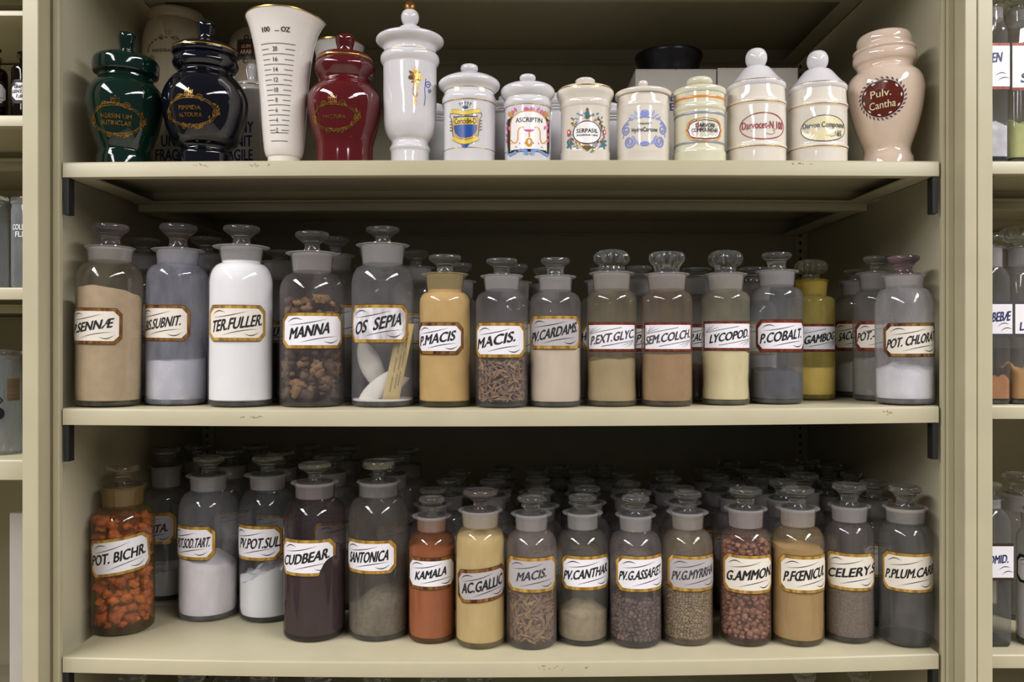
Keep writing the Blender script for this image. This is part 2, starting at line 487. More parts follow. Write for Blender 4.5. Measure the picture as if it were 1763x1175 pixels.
mb = MB(); mb.box(-2.5, 2.5, -3.5, 1.0, -0.05, 0.0)
fl = mb.build('floor', principled('grey_floor', lin((176, 168, 152)), 0.5, var=0.1, scale=3), smooth=False); setp(fl, kind='structure')
mb = MB(); mb.box(-2.5, 2.5, 0.47, 0.55, 0.0, 2.7)
setp(mb.build('wall_back', principled('painted_wall', lin((190, 186, 176)), 0.7), smooth=False), kind='structure')

# worn spots on the front edges of the boards
def scuff(row, px, py, w, h, n):
    D = CAM_D - 0.0002; mb = MB()
    for _ in range(n):
        x = px + random.uniform(-w, w); y = py + random.gauss(0, h / 2); a = random.uniform(0.6, 2.2); b = random.uniform(0.4, 1.1)
        ids = [mb.vert((px2x(x + a * cos(t), D), -0.0002, px2z(y + b * sin(t), D))) for t in (0, 1.1, 2.0, 3.1, 4.3, 5.2)]
        mb.face(ids)
    fin(mb.build('scuff_mark', SCUFF, unit, smooth=False))
scuff('top', 345, 285, 12, 3, 9); scuff('top', 445, 285, 18, 4, 10); scuff('top', 1380, 282, 18, 2, 8)
scuff('middle', 433, 718, 20, 4, 14); scuff('middle', 1530, 713, 10, 4, 7); scuff('bottom', 950, 1151, 22, 4, 10); scuff('bottom', 1010, 1150, 2, 4, 4)

# ------------------------------------------------------------------ contents
def ico_points(sub):
    bm = bmesh.new(); bmesh.ops.create_icosphere(bm, subdivisions=sub, radius=1.0)
    vs = [v.co.copy() for v in bm.verts]; fs = [[v.index for v in f.verts] for f in bm.faces]; bm.free()
    return vs, fs
ICO1 = ico_points(1); ICO2 = ico_points(2)

def add_lump(mb, p, s, sc=(1, 1, 1), rough=0.35, ico=ICO2, m=0, rot=None, rmax=None):
    vs, fs = ico; b = len(mb.v)
    R = rot or (Matrix.Rotation(random.uniform(0, 6.28), 3, 'Z') @ Matrix.Rotation(random.uniform(0, 6.28), 3, 'X'))
    off = Vector((random.uniform(-50, 50), random.uniform(-50, 50), 0))
    for v in vs:
        k = 1 + rough * mnoise.noise(v * 1.6 + off)
        q = R @ Vector((v.x * sc[0], v.y * sc[1], v.z * sc[2])) * (s * k)
        x, y = p[0] + q.x, p[1] + q.y; h = sqrt(x * x + y * y)
        if rmax and h > rmax: x, y = x * rmax / h, y * rmax / h      # pressed flat against the glass
        mb.vert((x, y, max(p[2] + q.z, 0.0064)))
    for f in fs: mb.face([b + i for i in f], m)

def fill_solid(R, z0, top, mat, name, parent, n=40, rf=lambda z: 1.0):
    """a bed of powder; top(x, y) -> height"""
    mb = MB(); rs = [0.0, 0.25, 0.5, 0.75, 0.9, 1.0]
    c = mb.vert((0, 0, top(0, 0))); prev = None
    for r in rs[1:]:
        ring = []
        for i in range(n):
            a = 2 * pi * i / n; x, y = R * r * cos(a), R * r * sin(a); t = top(x, y); q = rf(t)
            ring.append(mb.vert((x * q, y * q, t)))
        for i in range(n):
            j = (i + 1) % n
            if prev is None: mb.face((c, ring[i], ring[j]))
            else: mb.face((prev[i], ring[i], ring[j], prev[j]))
        prev = ring
    for k in range(1, 9):
        ring = []
        for i in range(n):
            a = 2 * pi * i / n; x, y = R * cos(a), R * sin(a); t = top(x, y)
            zz = t + (z0 - t) * k / 8; sh = (1.0 if k < 8 else 0.97) * rf(zz)
            ring.append(mb.vert((x * sh, y * sh, zz)))
        for i in range(n):
            j = (i + 1) % n; mb.face((prev[i], ring[i], ring[j], prev[j]))
        prev = ring
    mb.face(list(reversed(prev)))
    return mb.build(name, mat, parent, sharp=60)

# ------------------------------------------------------------------ bottles
PLAN = {'middle': [], 'bottom': [], 'lower': []}
FRONT = []        # (front bottle text, row, px x, X, Y, R) for naming and spacing
def stopper_profile(style, rs, rd, zl, zt, rp):
    H = zt - zl
    if style == 'disc':
        return [(rp, zl), (rp * 0.99, zl + 0.0012), (rs * 1.18, zl + 0.0016), (rs, zl + 0.22 * H), (rs * 1.02, zl + 0.40 * H), (rd * 0.72, zl + 0.60 * H), (rd * 0.93, zl + 0.72 * H),
                (rd * 0.985, zl + 0.775 * H), (rd, zl + 0.835 * H), (rd * 0.995, zl + 0.90 * H), (rd * 0.965, zl + 0.96 * H), (rd * 0.90, zl + 0.992 * H), (rd * 0.82, zt), (rd * 0.66, zt - 0.0004), (rd * 0.58, zt - 0.0012), (rd * 0.3, zt - 0.0016), (0.0002, zt - 0.0017)]
    if style == 'drum':
        return [(rp, zl), (rp * 0.99, zl + 0.0012), (rs * 1.25, zl + 0.0018), (rs, zl + 0.25 * H), (rs, zl + 0.48 * H), (rd * 0.80, zl + 0.60 * H), (rd * 0.98, zl + 0.66 * H),
                (rd, zl + 0.74 * H), (rd, zl + 0.92 * H), (rd * 0.94, zt), (rd * 0.5, zt - 0.0006), (0.0002, zt - 0.0010)]
    if style == 'ball':
        zc, hh = zl + 0.62 * H, 0.38 * H
        p = [(rp, zl), (rp * 0.99, zl + 0.0012), (rs * 1.15, zl + 0.0016), (rs, zl + 0.14 * H), (rs * 1.02, zl + 0.26 * H)]
        for k in range(9):
            a = -pi / 2 * 0.80 + (pi / 2 * 0.80 + pi / 2 * 0.86) * k / 8
            p.append((rd * max(0.0, cos(a)) ** 0.62, zc + hh * sin(a)))
        return p + [(rd * 0.2, zt - 0.001), (0.0002, zt - 0.0012)]
    # tulip
    return [(rp, zl), (rp * 0.99, zl + 0.0010), (rs * 1.02, zl + 0.0012), (rs, zl + 0.18 * H), (rs * 1.05, zl + 0.32 * H), (rd * 0.88, zl + 0.48 * H), (rd * 0.985, zl + 0.62 * H),
            (rd, zl + 0.74 * H), (rd * 0.95, zl + 0.88 * H), (rd * 0.78, zt - 0.0006), (rd * 0.5, zt), (0.0002, zt - 0.001)]

def bottle(T, row, cx, w, yb, ysh, yn, wnb, wnt, yl, wl, yt, wd, ws, style='disc', Y=None, lab=None, foil='gold', cut='clip', panel=None, txt=None,
           haze=0.05, hcol=(190, 188, 192), tint=(249, 250, 249), fill=None, desc='', lean=0.0, ink=None, stop=(244, 246, 244), label=None, group=None, name='apothecary_bottle', plugc=(205, 200, 200), lobes=0,
           pinch=None, ltilt=0.0, tear=False, capx=17.0, slope=0.16, seg=56, twd=0.80):
    # depth from where the front of the base meets the board
    zs = shelf_z(row, px2x(cx, CAM_D))
    if Y is None:
        Df = max(CAM_D + 0.004, (CAM_Z - zs) * F / (yb - CY))
    else:
        Df = CAM_D + Y
    X0 = px2x(cx, Df); phi = atan2(X0, Df)
    D = Df / (1 - w / 2 / F * cos(phi))
    X = px2x(cx, D); R = w / 2 / F * D * cos(phi); Yc = D - CAM_D
    zs = max(shelf_z(row, X - R), shelf_z(row, X + R)) + R * abs(sin(radians(lean)))
    Z = lambda y: px2z(y, D) - zs
    k = D / F * cos(phi)
    rnb, rnt, rl, rd, rs = wnb / 2 * k, wnt / 2 * k, wl / 2 * k, wd / 2 * k, ws / 2 * k
    zsh, zn, zl, zt = Z(ysh), Z(yn), Z(yl), Z(yt)
    b = empty(name, (X, Yc, zs), label, 'bottle', group, lean)
    th0 = atan2(-D, -X)
    if T and row in ('middle', 'bottom'): FRONT.append((T, row, cx, X, Yc, R))
    if row in PLAN: PLAN[row].append((X, Yc, max(R, rl)))
    # ---- body
    mb = MB()
    prof = [(0.0003, 0.0004), (R * 0.80, 0.0004), (R * 0.93, 0.0006), (R * 0.985, 0.0022), (R, 0.005)]
    nb = 10
    for i in range(1, nb + 1):
        z = 0.005 + (zsh - 0.005) * i / nb; r = R
        if pinch:
            for (yp, amp, wid) in pinch: r += R * amp * math.exp(-((z - Z(yp)) / (wid * k)) ** 2)
        prof.append((r, z))
    for i in range(1, 11):
        t = i / 10 * pi / 2
        prof.append((rnb + (R - rnb) * cos(t) ** 0.95, zsh + (zn - 0.0012 - zsh) * sin(t)))
    neck = [(rnb * 0.995, zn + 0.0006), (rnb, zn + 0.002), (rnt, zl - 0.0036)]
    lipm = 0.0011
    lipr = [(rnt, zl - 0.0036), (rl * 0.93, zl - 0.0022), (rl, zl - lipm), (rl * 0.995, zl - 0.0003), (rl * 0.96, zl), (rnt * 0.98, zl), (rnt * 0.93, zl - 0.0008)]
    prof += neck
    mb.lathe(prof, seg)
    mb.lathe(lipr, seg, m=2)
    # thick bottom of the bottle
    mb.lathe([(0.0003, 0.0012), (R * 0.90, 0.0012), (R * 0.955, 0.0025), (R * 0.965, 0.0046), (R * 0.90, 0.0050), (R * 0.5, 0.0058), (0.0003, 0.0060)], seg, m=1)
    mb.build('body', [shell_glass(haze, hcol, tint), solid_glass((196, 208, 198), 'bottom_glass'), frosted(plugc, 0.72)], b)
    # ---- stopper
    mb = MB(); rp = rnt * 0.90
    pf = stopper_profile(style, rs, rd, zl, zt, rp)
    i0 = 2
    fr = None
    if lobes:
        zc = zl + 0.40 * (zt - zl)
        def fr(r, z, a):
            if z > zl + 0.22 * (zt - zl) and r > rd * 0.45: return r * (0.86 + 0.17 * abs(cos(lobes / 2 * a))), z
            return r, z
    mb.lathe([(0.0002, zl - 0.0002)] + pf, 64 if lobes else 40, fr=fr)
    mb.lathe([(rp * 1.0, zl - 0.0012), (rp * 1.03, zl - 0.003), (rnb * 0.955, zn + 0.0015), (rnb * 0.88, zn + 0.0005), (0.0003, zn + 0.0005)], 40, m=1)
    mb.build('stopper', [solid_glass(stop), frosted(plugc)], b)
    # ---- contents
    if fill:
        Rf = R * 0.962; z0 = 0.0064
        Df_ = D - R
        zf = px2z(fill['y'], Df_) - zs
        kind = fill['k']
        if kind == 'full':            # to the neck: follows the shoulder
            mb = MB()
            pf = [(0.0003, z0), (Rf * 0.96, z0), (Rf, z0 + 0.001)]
            for (r, z) in prof:
                if 0.008 < z <= zn + 0.004 and z < zf: pf.append((max(0.001, r - R * 0.038), z))
            pf.append((0.0003, pf[-1][1] + 0.0005))
            mb.lathe(pf, 44)
            mb.build('contents', powder(fill['c'], fill.get('var', 0.05), fill.get('s', 60)), b)
        elif kind in ('powder', 'heap'):
            tl = fill.get('tilt', 0) * k / max(R, 1e-6); pk = fill.get('peak', 0) * k; rg = fill.get('rough', 0.6) * k; ft = fill.get('ftilt', 0) * k / R
            seed = Vector((cx * 0.37, fill['y'] * 0.21, 0))
            ca, sa = cos(th0 + pi / 2), sin(th0 + pi / 2)
            def top(x, y):
                rx = x * ca + y * sa                # across the view
                ry = -x * sa + y * ca               # away from the viewer
                h = zf - tl * rx / 1.0 * 0.5 + ft * ry + pk * max(0, 1 - ((rx - fill.get('px', 0) * R) ** 2 + ry * ry) / (R * R)) 
                h += rg * mnoise.noise(Vector((x, y, 0)) * fill.get('ns', 120) + seed) * 2
                st = fill.get('steps')
                if st: h += st * k * round(2 * mnoise.noise(Vector((x, y, 0)) * 70 + seed)) 
                return min(max(h, z0 + 0.002), zsh + 0.6 * (zn - zsh)) 
            fill_solid(Rf, z0, top, powder(fill['c'], fill.get('var', 0.10), fill.get('s', 90), fill.get('bump', 0.25)), 'contents', b, rf=lambda z: 1 + sum(amp * math.exp(-((z - Z(yp)) / (wid * k)) ** 2) for (yp, amp, wid) in (pinch or [])))
        elif kind in ('lumps', 'flakes'):
            s0 = fill['s'] * k; mb = MB(); mat = fill['mat']
            z = z0 + s0 * 0.6; ztop = zf
            mb.lathe([(0.0003, z0), (Rf - s0 * 1.5, z0), (Rf - s0 * 1.5, max(z0 + 0.002, ztop - s0)), (0.0003, max(z0 + 0.003, ztop - s0 * 0.6))], 28, m=1)
            sp = fill.get('sp', 1.45)
            while z < ztop:
                for ringr in ((Rf - s0 * 0.95), (Rf - s0 * 2.2)):
                    if ringr < s0: continue
                    n = max(4, int(2 * pi * ringr / (s0 * 1.75)))
                    a0 = random.uniform(0, 6.28)
                    for i in range(n):
                        a = a0 + 2 * pi * i / n + random.uniform(-.2, .2) / n * 3
                        if fill.get('gap') and random.random() < fill['gap']: continue
                        zz = z + random.uniform(-.5, .5) * s0
                        tl = fill.get('tilt', 0) * k
                        if zz > ztop - s0 * random.uniform(0, 1.5): continue
                        sz = s0 * random.uniform(fill.get('smin', 0.72), 1.12)
                        rr = min(ringr, Rf - sz * 0.98)
                        if kind == 'lumps': add_lump(mb, (rr * cos(a), rr * sin(a), max(zz, z0 + sz * .9)), sz, (1, random.uniform(.7, 1), random.uniform(.65, .95)), fill.get('rg', 0.5), ICO2 if s0 > 0.0022 else ICO1, rmax=Rf)
                        else:
                            rot = Matrix.Rotation(a + pi / 2 + random.uniform(-.4, .4), 3, 'Z') @ Matrix.Rotation(random.uniform(-1.3, 1.3), 3, 'Y') @ Matrix.Rotation(random.uniform(-.6, .6), 3, 'X')
                            add_lump(mb, (rr * cos(a), rr * sin(a), max(zz, z0 + sz * .7)), sz, (1.5, .16, random.uniform(.25, .5)), 1.2, ICO2, rot=rot, rmax=Rf)
                z += s0 * sp
            o = mb.build('contents', [mat, powder(fill['core'], 0.3, 120)], b, sharp=180 if kind == 'lumps' else 40)
            o['kind'] = 'stuff'
    # ---- label
    if lab:
        azc, arc, y0, y1 = lab
        Df_ = D - R
        za, zb = px2z(y1, Df_) - zs, px2z(y0, Df_) - zs
        w_ = radians(arc) * R; h_ = zb - za; vc = (za + zb) / 2
        thc = th0 + radians(azc)
        def surf(u, v, e):
            r = R + e + 0.0003
            if pinch:
                for (yp, amp, wid) in pinch: r += R * amp * math.exp(-((v - Z(yp)) / (wid * k)) ** 2) 
            a = thc + u / R
            return (r * cos(a), r * sin(a), v)
        def shape(hw, hh, c):
            def hi(u):
                q = hw - abs(u)
                if cut == 'square': return hh
                if q < c:
                    if cut == 'round': return hh - c + sqrt(max(0, c * c - (c - q) ** 2))
                    return hh - (c - q)
                return hh
            return hi
        us = lambda hw, c: sorted(set([-hw + c * t / 6 for t in range(7)] + [-hw + c + (2 * hw - 2 * c) * t / 22 for t in range(23)] + [hw - c + c * t / 6 for t in range(7)]))
        hw, hh = w_ / 2, h_ / 2; c = min(hh * 0.5, 11 * k); bw = 6.2 * k if cut != 'square' else 4.6 * k
        def low(hif, hw_):
            def f(u):
                if tear:
                    tu = u - hw * 0.42
                    if tu > 0: return max(-hif(u), min(hif(u) - 0.001, -hh + (hh * 1.05) * (1 - math.exp(-tu / (hw * 0.16)))))
                return -hif(u)
            return f
        dl = Decal(surf); dl.tilt = ltilt; dl.o = (0, vc)
        h0 = shape(hw, hh, c); dl.band(us(hw, c), low(h0, hw), h0, DARKLINE, 0.00005)
        h1 = shape(hw - 0.9 * k, hh - 0.9 * k, c * 0.95); dl.band(us(hw - 0.9 * k, c), low(h1, hw), h1, FOILS[foil], 0.00018)
        lo = dl.build('label', b)
        dp = Decal(surf); dp.tilt = ltilt; dp.o = (0, vc)
        h2 = shape(hw - bw, hh - bw, c * 0.85)
        lw2 = low(h2, hw - bw)
        dp.band(us(hw - bw, c), (lambda u: lw2(u) if not tear or u < hw * .42 else max(lw2(u), -hh + bw)) , h2, panel or LABELWHITE, 0.00032)
        dp.build('label_panel', lo)
        dt = Decal(surf); dt.tilt = ltilt; dt.o = (0, vc)
        inkm = ink or INK
        Wp, Hp = 2 * (hw - bw), 2 * (hh - bw)
        if txt:
          for (s_, tl_, tr_, *vo) in (txt if isinstance(txt, list) else [txt]):
            fa = lambda p: p if -95 < p < 95 else math.degrees(asin(max(-0.997, min(0.997, (p - cx) / (w / 2)))))
            aL, aR = max(-74, fa(tl_)), min(71, fa(tr_))
            dt.text(s_, radians((aL + aR) / 2 - azc) * R, (vo[0] * k if vo else 0), radians(aR - aL) * R, capx * k, inkm, 0.00046, slope=slope, shear=0.22, bold=0.052)
        # pen flourishes above and below the name
        fw = 1.1 * k
        if cut != 'square':
            for sg in (1, -1):
                arcp = lambda x0, x1, v0, v1, bul: [(sg * (x0 + (x1 - x0) * t / 12), sg * (v0 + (v1 - v0) * t / 12 + bul * sin(pi * t / 12))) for t in range(13)]
                dt.ribbon(arcp(-0.42 * Wp, -0.16 * Wp, 0.30 * Hp, 0.36 * Hp, 0.09 * Hp), fw * 1.5, inkm, 0.00046, taper=True)
                dt.ribbon(arcp(-0.40 * Wp, 0.22 * Wp, 0.19 * Hp, 0.41 * Hp, -0.035 * Hp), fw * 1.2, inkm, 0.00046, taper=True)
        else:
            for sg in (1, -1):
                for (x1, y1) in ((-0.26, 0.44), (-0.34, 0.44), (-0.18, 0.36)):
                    dt.ribbon([(sg * (-0.46 + (x1 + 0.46) * t / 5) * Wp, sg * (0.14 + (y1 - 0.14) * t / 5) * Hp) for t in range(6)], fw * 0.7, GREYINK, 0.00046, taper=True)
                dt.ribbon([(sg * (-0.44 + 0.62 * t / 9) * Wp, sg * (0.13 + 0.26 * t / 9) * Hp) for t in range(10)], fw * 0.9, GREYINK, 0.00046)
                dt.ribbon([(sg * -0.47 * Wp, sg * (-0.02 + 0.40 * t / 4) * Hp) for t in range(5)], fw * 0.7, GREYINK, 0.00046)
        dt.build('lettering', lo)
    b['_h'] = zt; b['_rd'] = rd; b['_r'] = R
    return b

def LB(cx, w, xl, xr, y0, y1, arc=118):
    az = lambda x: math.degrees(asin(max(-1, min(1, (x - cx) / (w / 2)))))
    if xl is None: r = az(xr); return (r - arc / 2, arc, y0, y1)
    if xr is None: l = az(xl); return (l + arc / 2, arc, y0, y1)
    return ((az(xl) + az(xr)) / 2, az(xr) - az(xl), y0, y1)

GL = 'clear glass bottle with flat stopper, '
WHITE = (238, 236, 240)
# lump colours
MANNA_M = lumps_mat('manna_lumps', [lin((58, 40, 30)), lin((92, 66, 42)), lin((150, 112, 70)), lin((74, 52, 38)), lin((176, 136, 88))], 0.7, 500)
MACE_M = lumps_mat('mace_shreds', [lin((104, 78, 56)), lin((150, 116, 84)), lin((182, 146, 108)), lin((126, 92, 64))], 0.7, 700)
ORANGE_M = lumps_mat('orange_lumps', [lin((198, 96, 48)), lin((222, 126, 66)), lin((184, 80, 42)), lin((226, 142, 84))], 0.6, 260)
FLAKE_M = lumps_mat('brown_flakes', [lin((112, 86, 62)), lin((156, 120, 84)), lin((184, 146, 104)), lin((96, 70, 52))], 0.75, 600)
DARKLUMP_M = lumps_mat('dark_resin', [lin((70, 52, 48)), lin((104, 80, 70)), lin((140, 108, 92)), lin((58, 42, 42))], 0.6, 500)
MYRRH_M = lumps_mat('pale_granules', [lin((128, 110, 86)), lin((172, 150, 120)), lin((148, 128, 100)), lin((192, 168, 136))], 0.7, 700)
AMMON_M = lumps_mat('reddish_tears', [lin((138, 90, 68)), lin((180, 122, 94)), lin((118, 80, 64)), lin((196, 142, 112))], 0.6, 400)

# ---- middle board, front row
bottle('P.SENNAE', 'middle', 186, 118, 697.5, 486, 452, 78, 84, 426, 90, 387, 65, 33, lab=LB(186, 118, None, 208, 530, 593, 109), foil='brown', panel=LABELCREAM, txt=('P.SENNÆ', -74, 192),
       haze=0.10, hcol=(170, 158, 136), fill=dict(k='powder', c=(200, 176, 146), y=506, tilt=18, ftilt=-14, rough=3, ns=60), lean=0.9, Y=0.006, stop=(238, 232, 234), capx=16.8,
       label='bottle full of beige powder lettered P.SENNAE, against the end wall of the middle shelf')
bottle('BIS.SUBNIT', 'middle', 303, 108, 700.5, 480, 456, 72, 76, 430, 94, 387, 66, 31, lab=LB(303, 108, None, 325, 525, 588, 117), foil='brown', panel=LABELCREAM, txt=('BIS.SUBNIT.', -70, 310),
       haze=0.25, hcol=(180, 181, 194), fill=dict(k='powder', c=WHITE, y=621, tilt=-6, rough=2, ns=50), lean=0.8, stop=(240, 236, 238), capx=17.6,
       label='clear bottle with grey dusty glass and white powder below its brown-edged label lettered BIS.SUBNIT')
bottle('TER.FULLER', 'middle', 414.5, 113, 703, 490, 453, 70, 78, 425, 100, 390, 64, 30, lab=LB(414.5, 113, 362, 455, 525, 588), foil='gold', panel=LABELCREAM, txt=('TER.FULLER.', 368, 449.6),
       haze=0.05, hcol=(225, 222, 225), fill=dict(k='full', c=(242, 240, 243), y=440, var=0.02), lean=0.3, capx=19.3, slope=0.14,
       label='bottle filled to the neck with pure white powder, lettered TER.FULLER')
bottle('MANNA', 'middle', 537.5, 112, 703, 505, 470, 68, 75, 436, 92, 400, 59, 26, lab=LB(537.5, 112, 489, 588, 538, 601), foil='gold', txt=('MANNA', 502, 567),
       haze=0.10, hcol=(160, 150, 150), fill=dict(k='lumps', s=13.0, y=508, mat=MANNA_M, core=(38, 28, 24), rg=1.1, gap=0.14, sp=1.0, smin=0.3), capx=18.5,
       label='bottle of rough dark brown resin lumps, its label lettered MANNA')
OS = bottle('OS SEPIA', 'middle', 659, 107, 703, 492, 457, 70, 78, 422, 92, 392, 58, 26, lab=LB(659, 107, 608, 701, 524, 591), foil='gold', txt=('OS  SEPIA', 615, 690.7), panel=LABELMOTTLE,
       haze=0.10, fill=dict(k='powder', c=(226, 220, 218), y=696, rough=1, ns=60), capx=20.2, slope=0.2,
       label='bottle holding white cuttlebones and a paper slip, lettered OS SEPIA')
bottle('P.MACIS', 'middle', 766, 90, 703, 522, 502, 62, 68, 472, 81, 440, 56, 27, lab=LB(766, 90, None, 797, 555, 611, 122), foil='brown', txt=('P.MACIS', 726, 783),
       haze=0.06, hcol=(200, 176, 128), fill=dict(k='full', c=(206, 172, 118), y=480, var=0.10, s=50), plugc=(200, 184, 138), capx=16.0,
       label='bottle full to the neck with ochre powder lettered P.MACIS')
bottle('MACIS', 'middle', 864, 90, 704, 524, 501, 58, 63, 475, 74, 446, 53, 27, lab=LB(864, 90, 821, 903, 555, 617), foil='gold', txt=('MACIS.', 825, 887),
       haze=0.10, hcol=(172, 166, 170), fill=dict(k='flakes', s=5.2, y=612, mat=MACE_M, core=(64, 46, 34), sp=0.9), capx=16.8, slope=0.2,
       label='bottle half filled with curly brown shreds, gold label lettered MACIS, on the middle shelf')
bottle('PV.CARDAMS', 'middle', 956, 88, 703, 526, 502, 55, 58, 476, 72, 445, 50, 28, lab=LB(956, 88, 914, 997, 543, 602), foil='gold', panel=LABELGREY, txt=('PV.CARDAMS.', 918, 992),
       haze=0.11, hcol=(178, 172, 172), fill=dict(k='powder', c=(222, 204, 182), y=600, var=0.04), capx=16.0, slope=0.22, twd=0.9,
       label='bottle of pale cream powder with grey label lettered PV.CARDAMS')
P1 = [(612, -0.05, 10), (650, -0.045, 30), (690, 0.0, 10)]
bottle('P.EXT.GLYC', 'middle', 1053, 87, 702, 520, 501, 62, 67, 470, 78, 430, 61, 44, 'ball', lab=LB(1053, 87, 1013, 1093, 555, 606), foil='red', cut='square', txt=('P.EXT.GLYC.', 1019.5, 1090), ink=GREYINK,
       haze=0.13, hcol=(178, 164, 136), fill=dict(k='powder', c=(186, 166, 128), y=620, var=0.16, s=30, rough=3, ns=50), lobes=14, pinch=P1, capx=14.3, slope=0.16, twd=0.88,
       label='bottle with round fluted stopper and grey-tan powder, red-edged label lettered P.EXT.GLYC')
bottle('SEM.COLCH', 'middle', 1148, 88, 702, 520, 501, 62, 69, 472, 79, 434, 62, 43, 'tulip', lab=LB(1148, 88, 1110, 1189, 555, 606), foil='red', cut='square', txt=('SEM.COLCH.', 1114, 1186), ink=GREYINK,
       haze=0.13, hcol=(170, 150, 130), fill=dict(k='powder', c=(176, 144, 108), y=611, var=0.08), lobes=16, capx=14.3, slope=0.16, twd=0.9,
       label='bottle with tulip-shaped fluted stopper and brown powder, lettered SEM.COLCH')
P2 = [(622, -0.02, 12), (655, -0.05, 22), (692, 0.0, 10)]
bottle('LYCOPOD', 'middle', 1249, 84, 699.5, 518, 501, 58, 65, 472, 76, 431, 61, 37, 'ball', lab=LB(1249, 84, 1212, 1290, 553, 604), foil='red', cut='square', txt=('LYCOPOD.', 1224, 1286.5),
       haze=0.14, hcol=(186, 182, 156), fill=dict(k='powder', c=(238, 222, 180), y=610, var=0.03, ftilt=-8), lobes=12, pinch=P2, capx=14.3, slope=0.16,
       label='bottle with round faceted stopper and pale yellow powder, lettered LYCOPOD')
bottle('P.COBALT', 'middle', 1337, 91, 698, 512, 494, 60, 65, 467, 76, 436, 52, 31, lab=LB(1337, 91, 1302, None, 550, 607, 134), foil='red', txt=('P.COBALT.', 1311, 1378),
       haze=0.12, hcol=(168, 168, 174), fill=dict(k='powder', c=(84, 84, 90), y=640, rough=5, ns=60, tilt=4, var=0.2), capx=16.8, slope=0.14,
       label='bottle a third full of dark slate-grey powder lettered P.COBALT')
bottle('GAMBOGE', 'middle', 1396, 84, 691, 520, 509, 54, 58, 483, 62, 447, 58, 30, 'ball', lab=LB(1396, 84, 1366, 1437, 558, 606), foil='red', cut='square', txt=('GAMBOG', 1386, 1434),
       haze=0.20, hcol=(240, 220, 120), tint=(250, 248, 236), fill=dict(k='powder', c=(255, 232, 156), y=634, var=0.06), lobes=14, plugc=(214, 186, 70), stop=(240, 239, 214), capx=14.3,
       label='bottle stained yellow with bright yellow powder lettered GAMBOG')
bottle('SACC', 'middle', 1476, 84, 684, 528, 510, 54, 58, 484, 66, 465, 48, 26, lab=LB(1482, 84, 1442, None, 552, 605, 120), foil='red', panel=LABELCREAM, txt=('SACC.', 1446, 1476),
       haze=0.10, hcol=(170, 166, 160), fill=dict(k='powder', c=(206, 202, 196), y=622, tilt=-16, rough=2), capx=14.3, slope=0.16, Y=0.130,
       label='bottle of off-white powder mostly hidden, only SAC of its label showing')
bottle('POT.', 'middle', 1511, 88, 689, 520, 500, 60, 66, 470, 78, 442, 52, 26, lab=LB(1511, 88, 1473, None, 553, 605, 122), foil='red', panel=LABELCREAM, txt=('POT.-', 1478, 1507),
       haze=0.20, hcol=(160, 158, 152), fill=dict(k='powder', c=(150, 146, 138), y=618, rough=2), capx=15.1, slope=0.16, Y=0.064,
       label='hazy bottle of grey powder whose torn label shows only POT.')
bottle('POT.CHLORAT', 'middle', 1558, 104, 697, 532, 495, 66, 71, 474, 78, 441, 57, 31, lab=LB(1558, 104, 1523, None, 556, 615, 126), foil='brown', panel=LABELCREAM, txt=('POT. CHLORAT', 1530, 1608.5),
       haze=0.20, hcol=(206, 204, 208), fill=dict(k='heap', c=(238, 236, 242), y=640, peak=16, rough=5, ns=90, var=0.05, bump=0.6), Y=0.004, stop=(236, 218, 230), capx=16.8, slope=0.17, lean=-0.6, twd=0.92,
       label='bottle with mauve stopper and sparkling white crystals lettered POT. CHLORATE')

# ---- bottom board, front row
bottle('POT.BICHR', 'bottom', 212, 112, 1101, 900, 869, 73, 79, 835, 84, 802, 58, 29, lab=LB(212, 112, 159, 257, 927, 992), foil='gold', txt=('POT. BICHR.', 162, 250), ltilt=0.13,
       haze=0.10, hcol=(170, 140, 96), tint=(246, 238, 220), fill=dict(k='lumps', s=13.5, y=893, mat=ORANGE_M, core=(120, 56, 30), rg=0.95, sp=1.1, smin=0.45), plugc=(160, 142, 96), stop=(246, 240, 228), capx=18.5, slope=0.06,
       label='bottle of bright orange lumps lettered POT. BICHR at the end of the bottom shelf')
bottle('MAGNESITA', 'bottom', 286, 92, 1041, 858, 838, 52, 54, 802, 66, 770, 50, 28, lab=LB(286, 92, None, 304, 883, 939, 112), foil='gold', panel=LABELGREY, txt=('SITA.', 258, 290),
       haze=0.08, fill=dict(k='powder', c=(218, 214, 216), y=988, rough=3), stop=(228, 226, 224), capx=15.1,
       label='bottle of white powder standing back between POT. BICHR and SOD.TART, label ending ITA.')
bottle('POT.SOD.TART', 'bottom', 358, 103.5, 1075.5, 880, 844, 64, 67, 817, 80, 786, 55, 24, lab=LB(358, 103.5, None, 370, 907, 966, 114), foil='gold', txt=('POT.SOD.TART.', -78, 361),
       haze=0.13, hcol=(186, 186, 192), fill=dict(k='heap', c=(242, 234, 238), y=978, peak=22, tilt=22, rough=4, ns=70, var=0.04), lean=0.4, capx=16.8, slope=0.08, twd=0.9,
       label='bottle with sloping heap of white powder, gold label lettered SOD.TART')
bottle('PV.POT.SUL', 'bottom', 461, 98, 1076.5, 880, 842, 62, 65.5, 816, 82, 785, 55, 24, lab=LB(461, 98, None, 486, 906, 967, 124), foil='gold', txt=('PV.POT.SUL.', -66, 482.7),
       haze=0.06, hcol=(170, 170, 178), fill=dict(k='heap', c=(240, 239, 242), y=990, tilt=-46, rough=5, ns=110, var=0.03, steps=5), capx=17.6, slope=0.06, twd=0.86,
       label='bottle with broken white cake of powder lettered PV.POT.SUL')
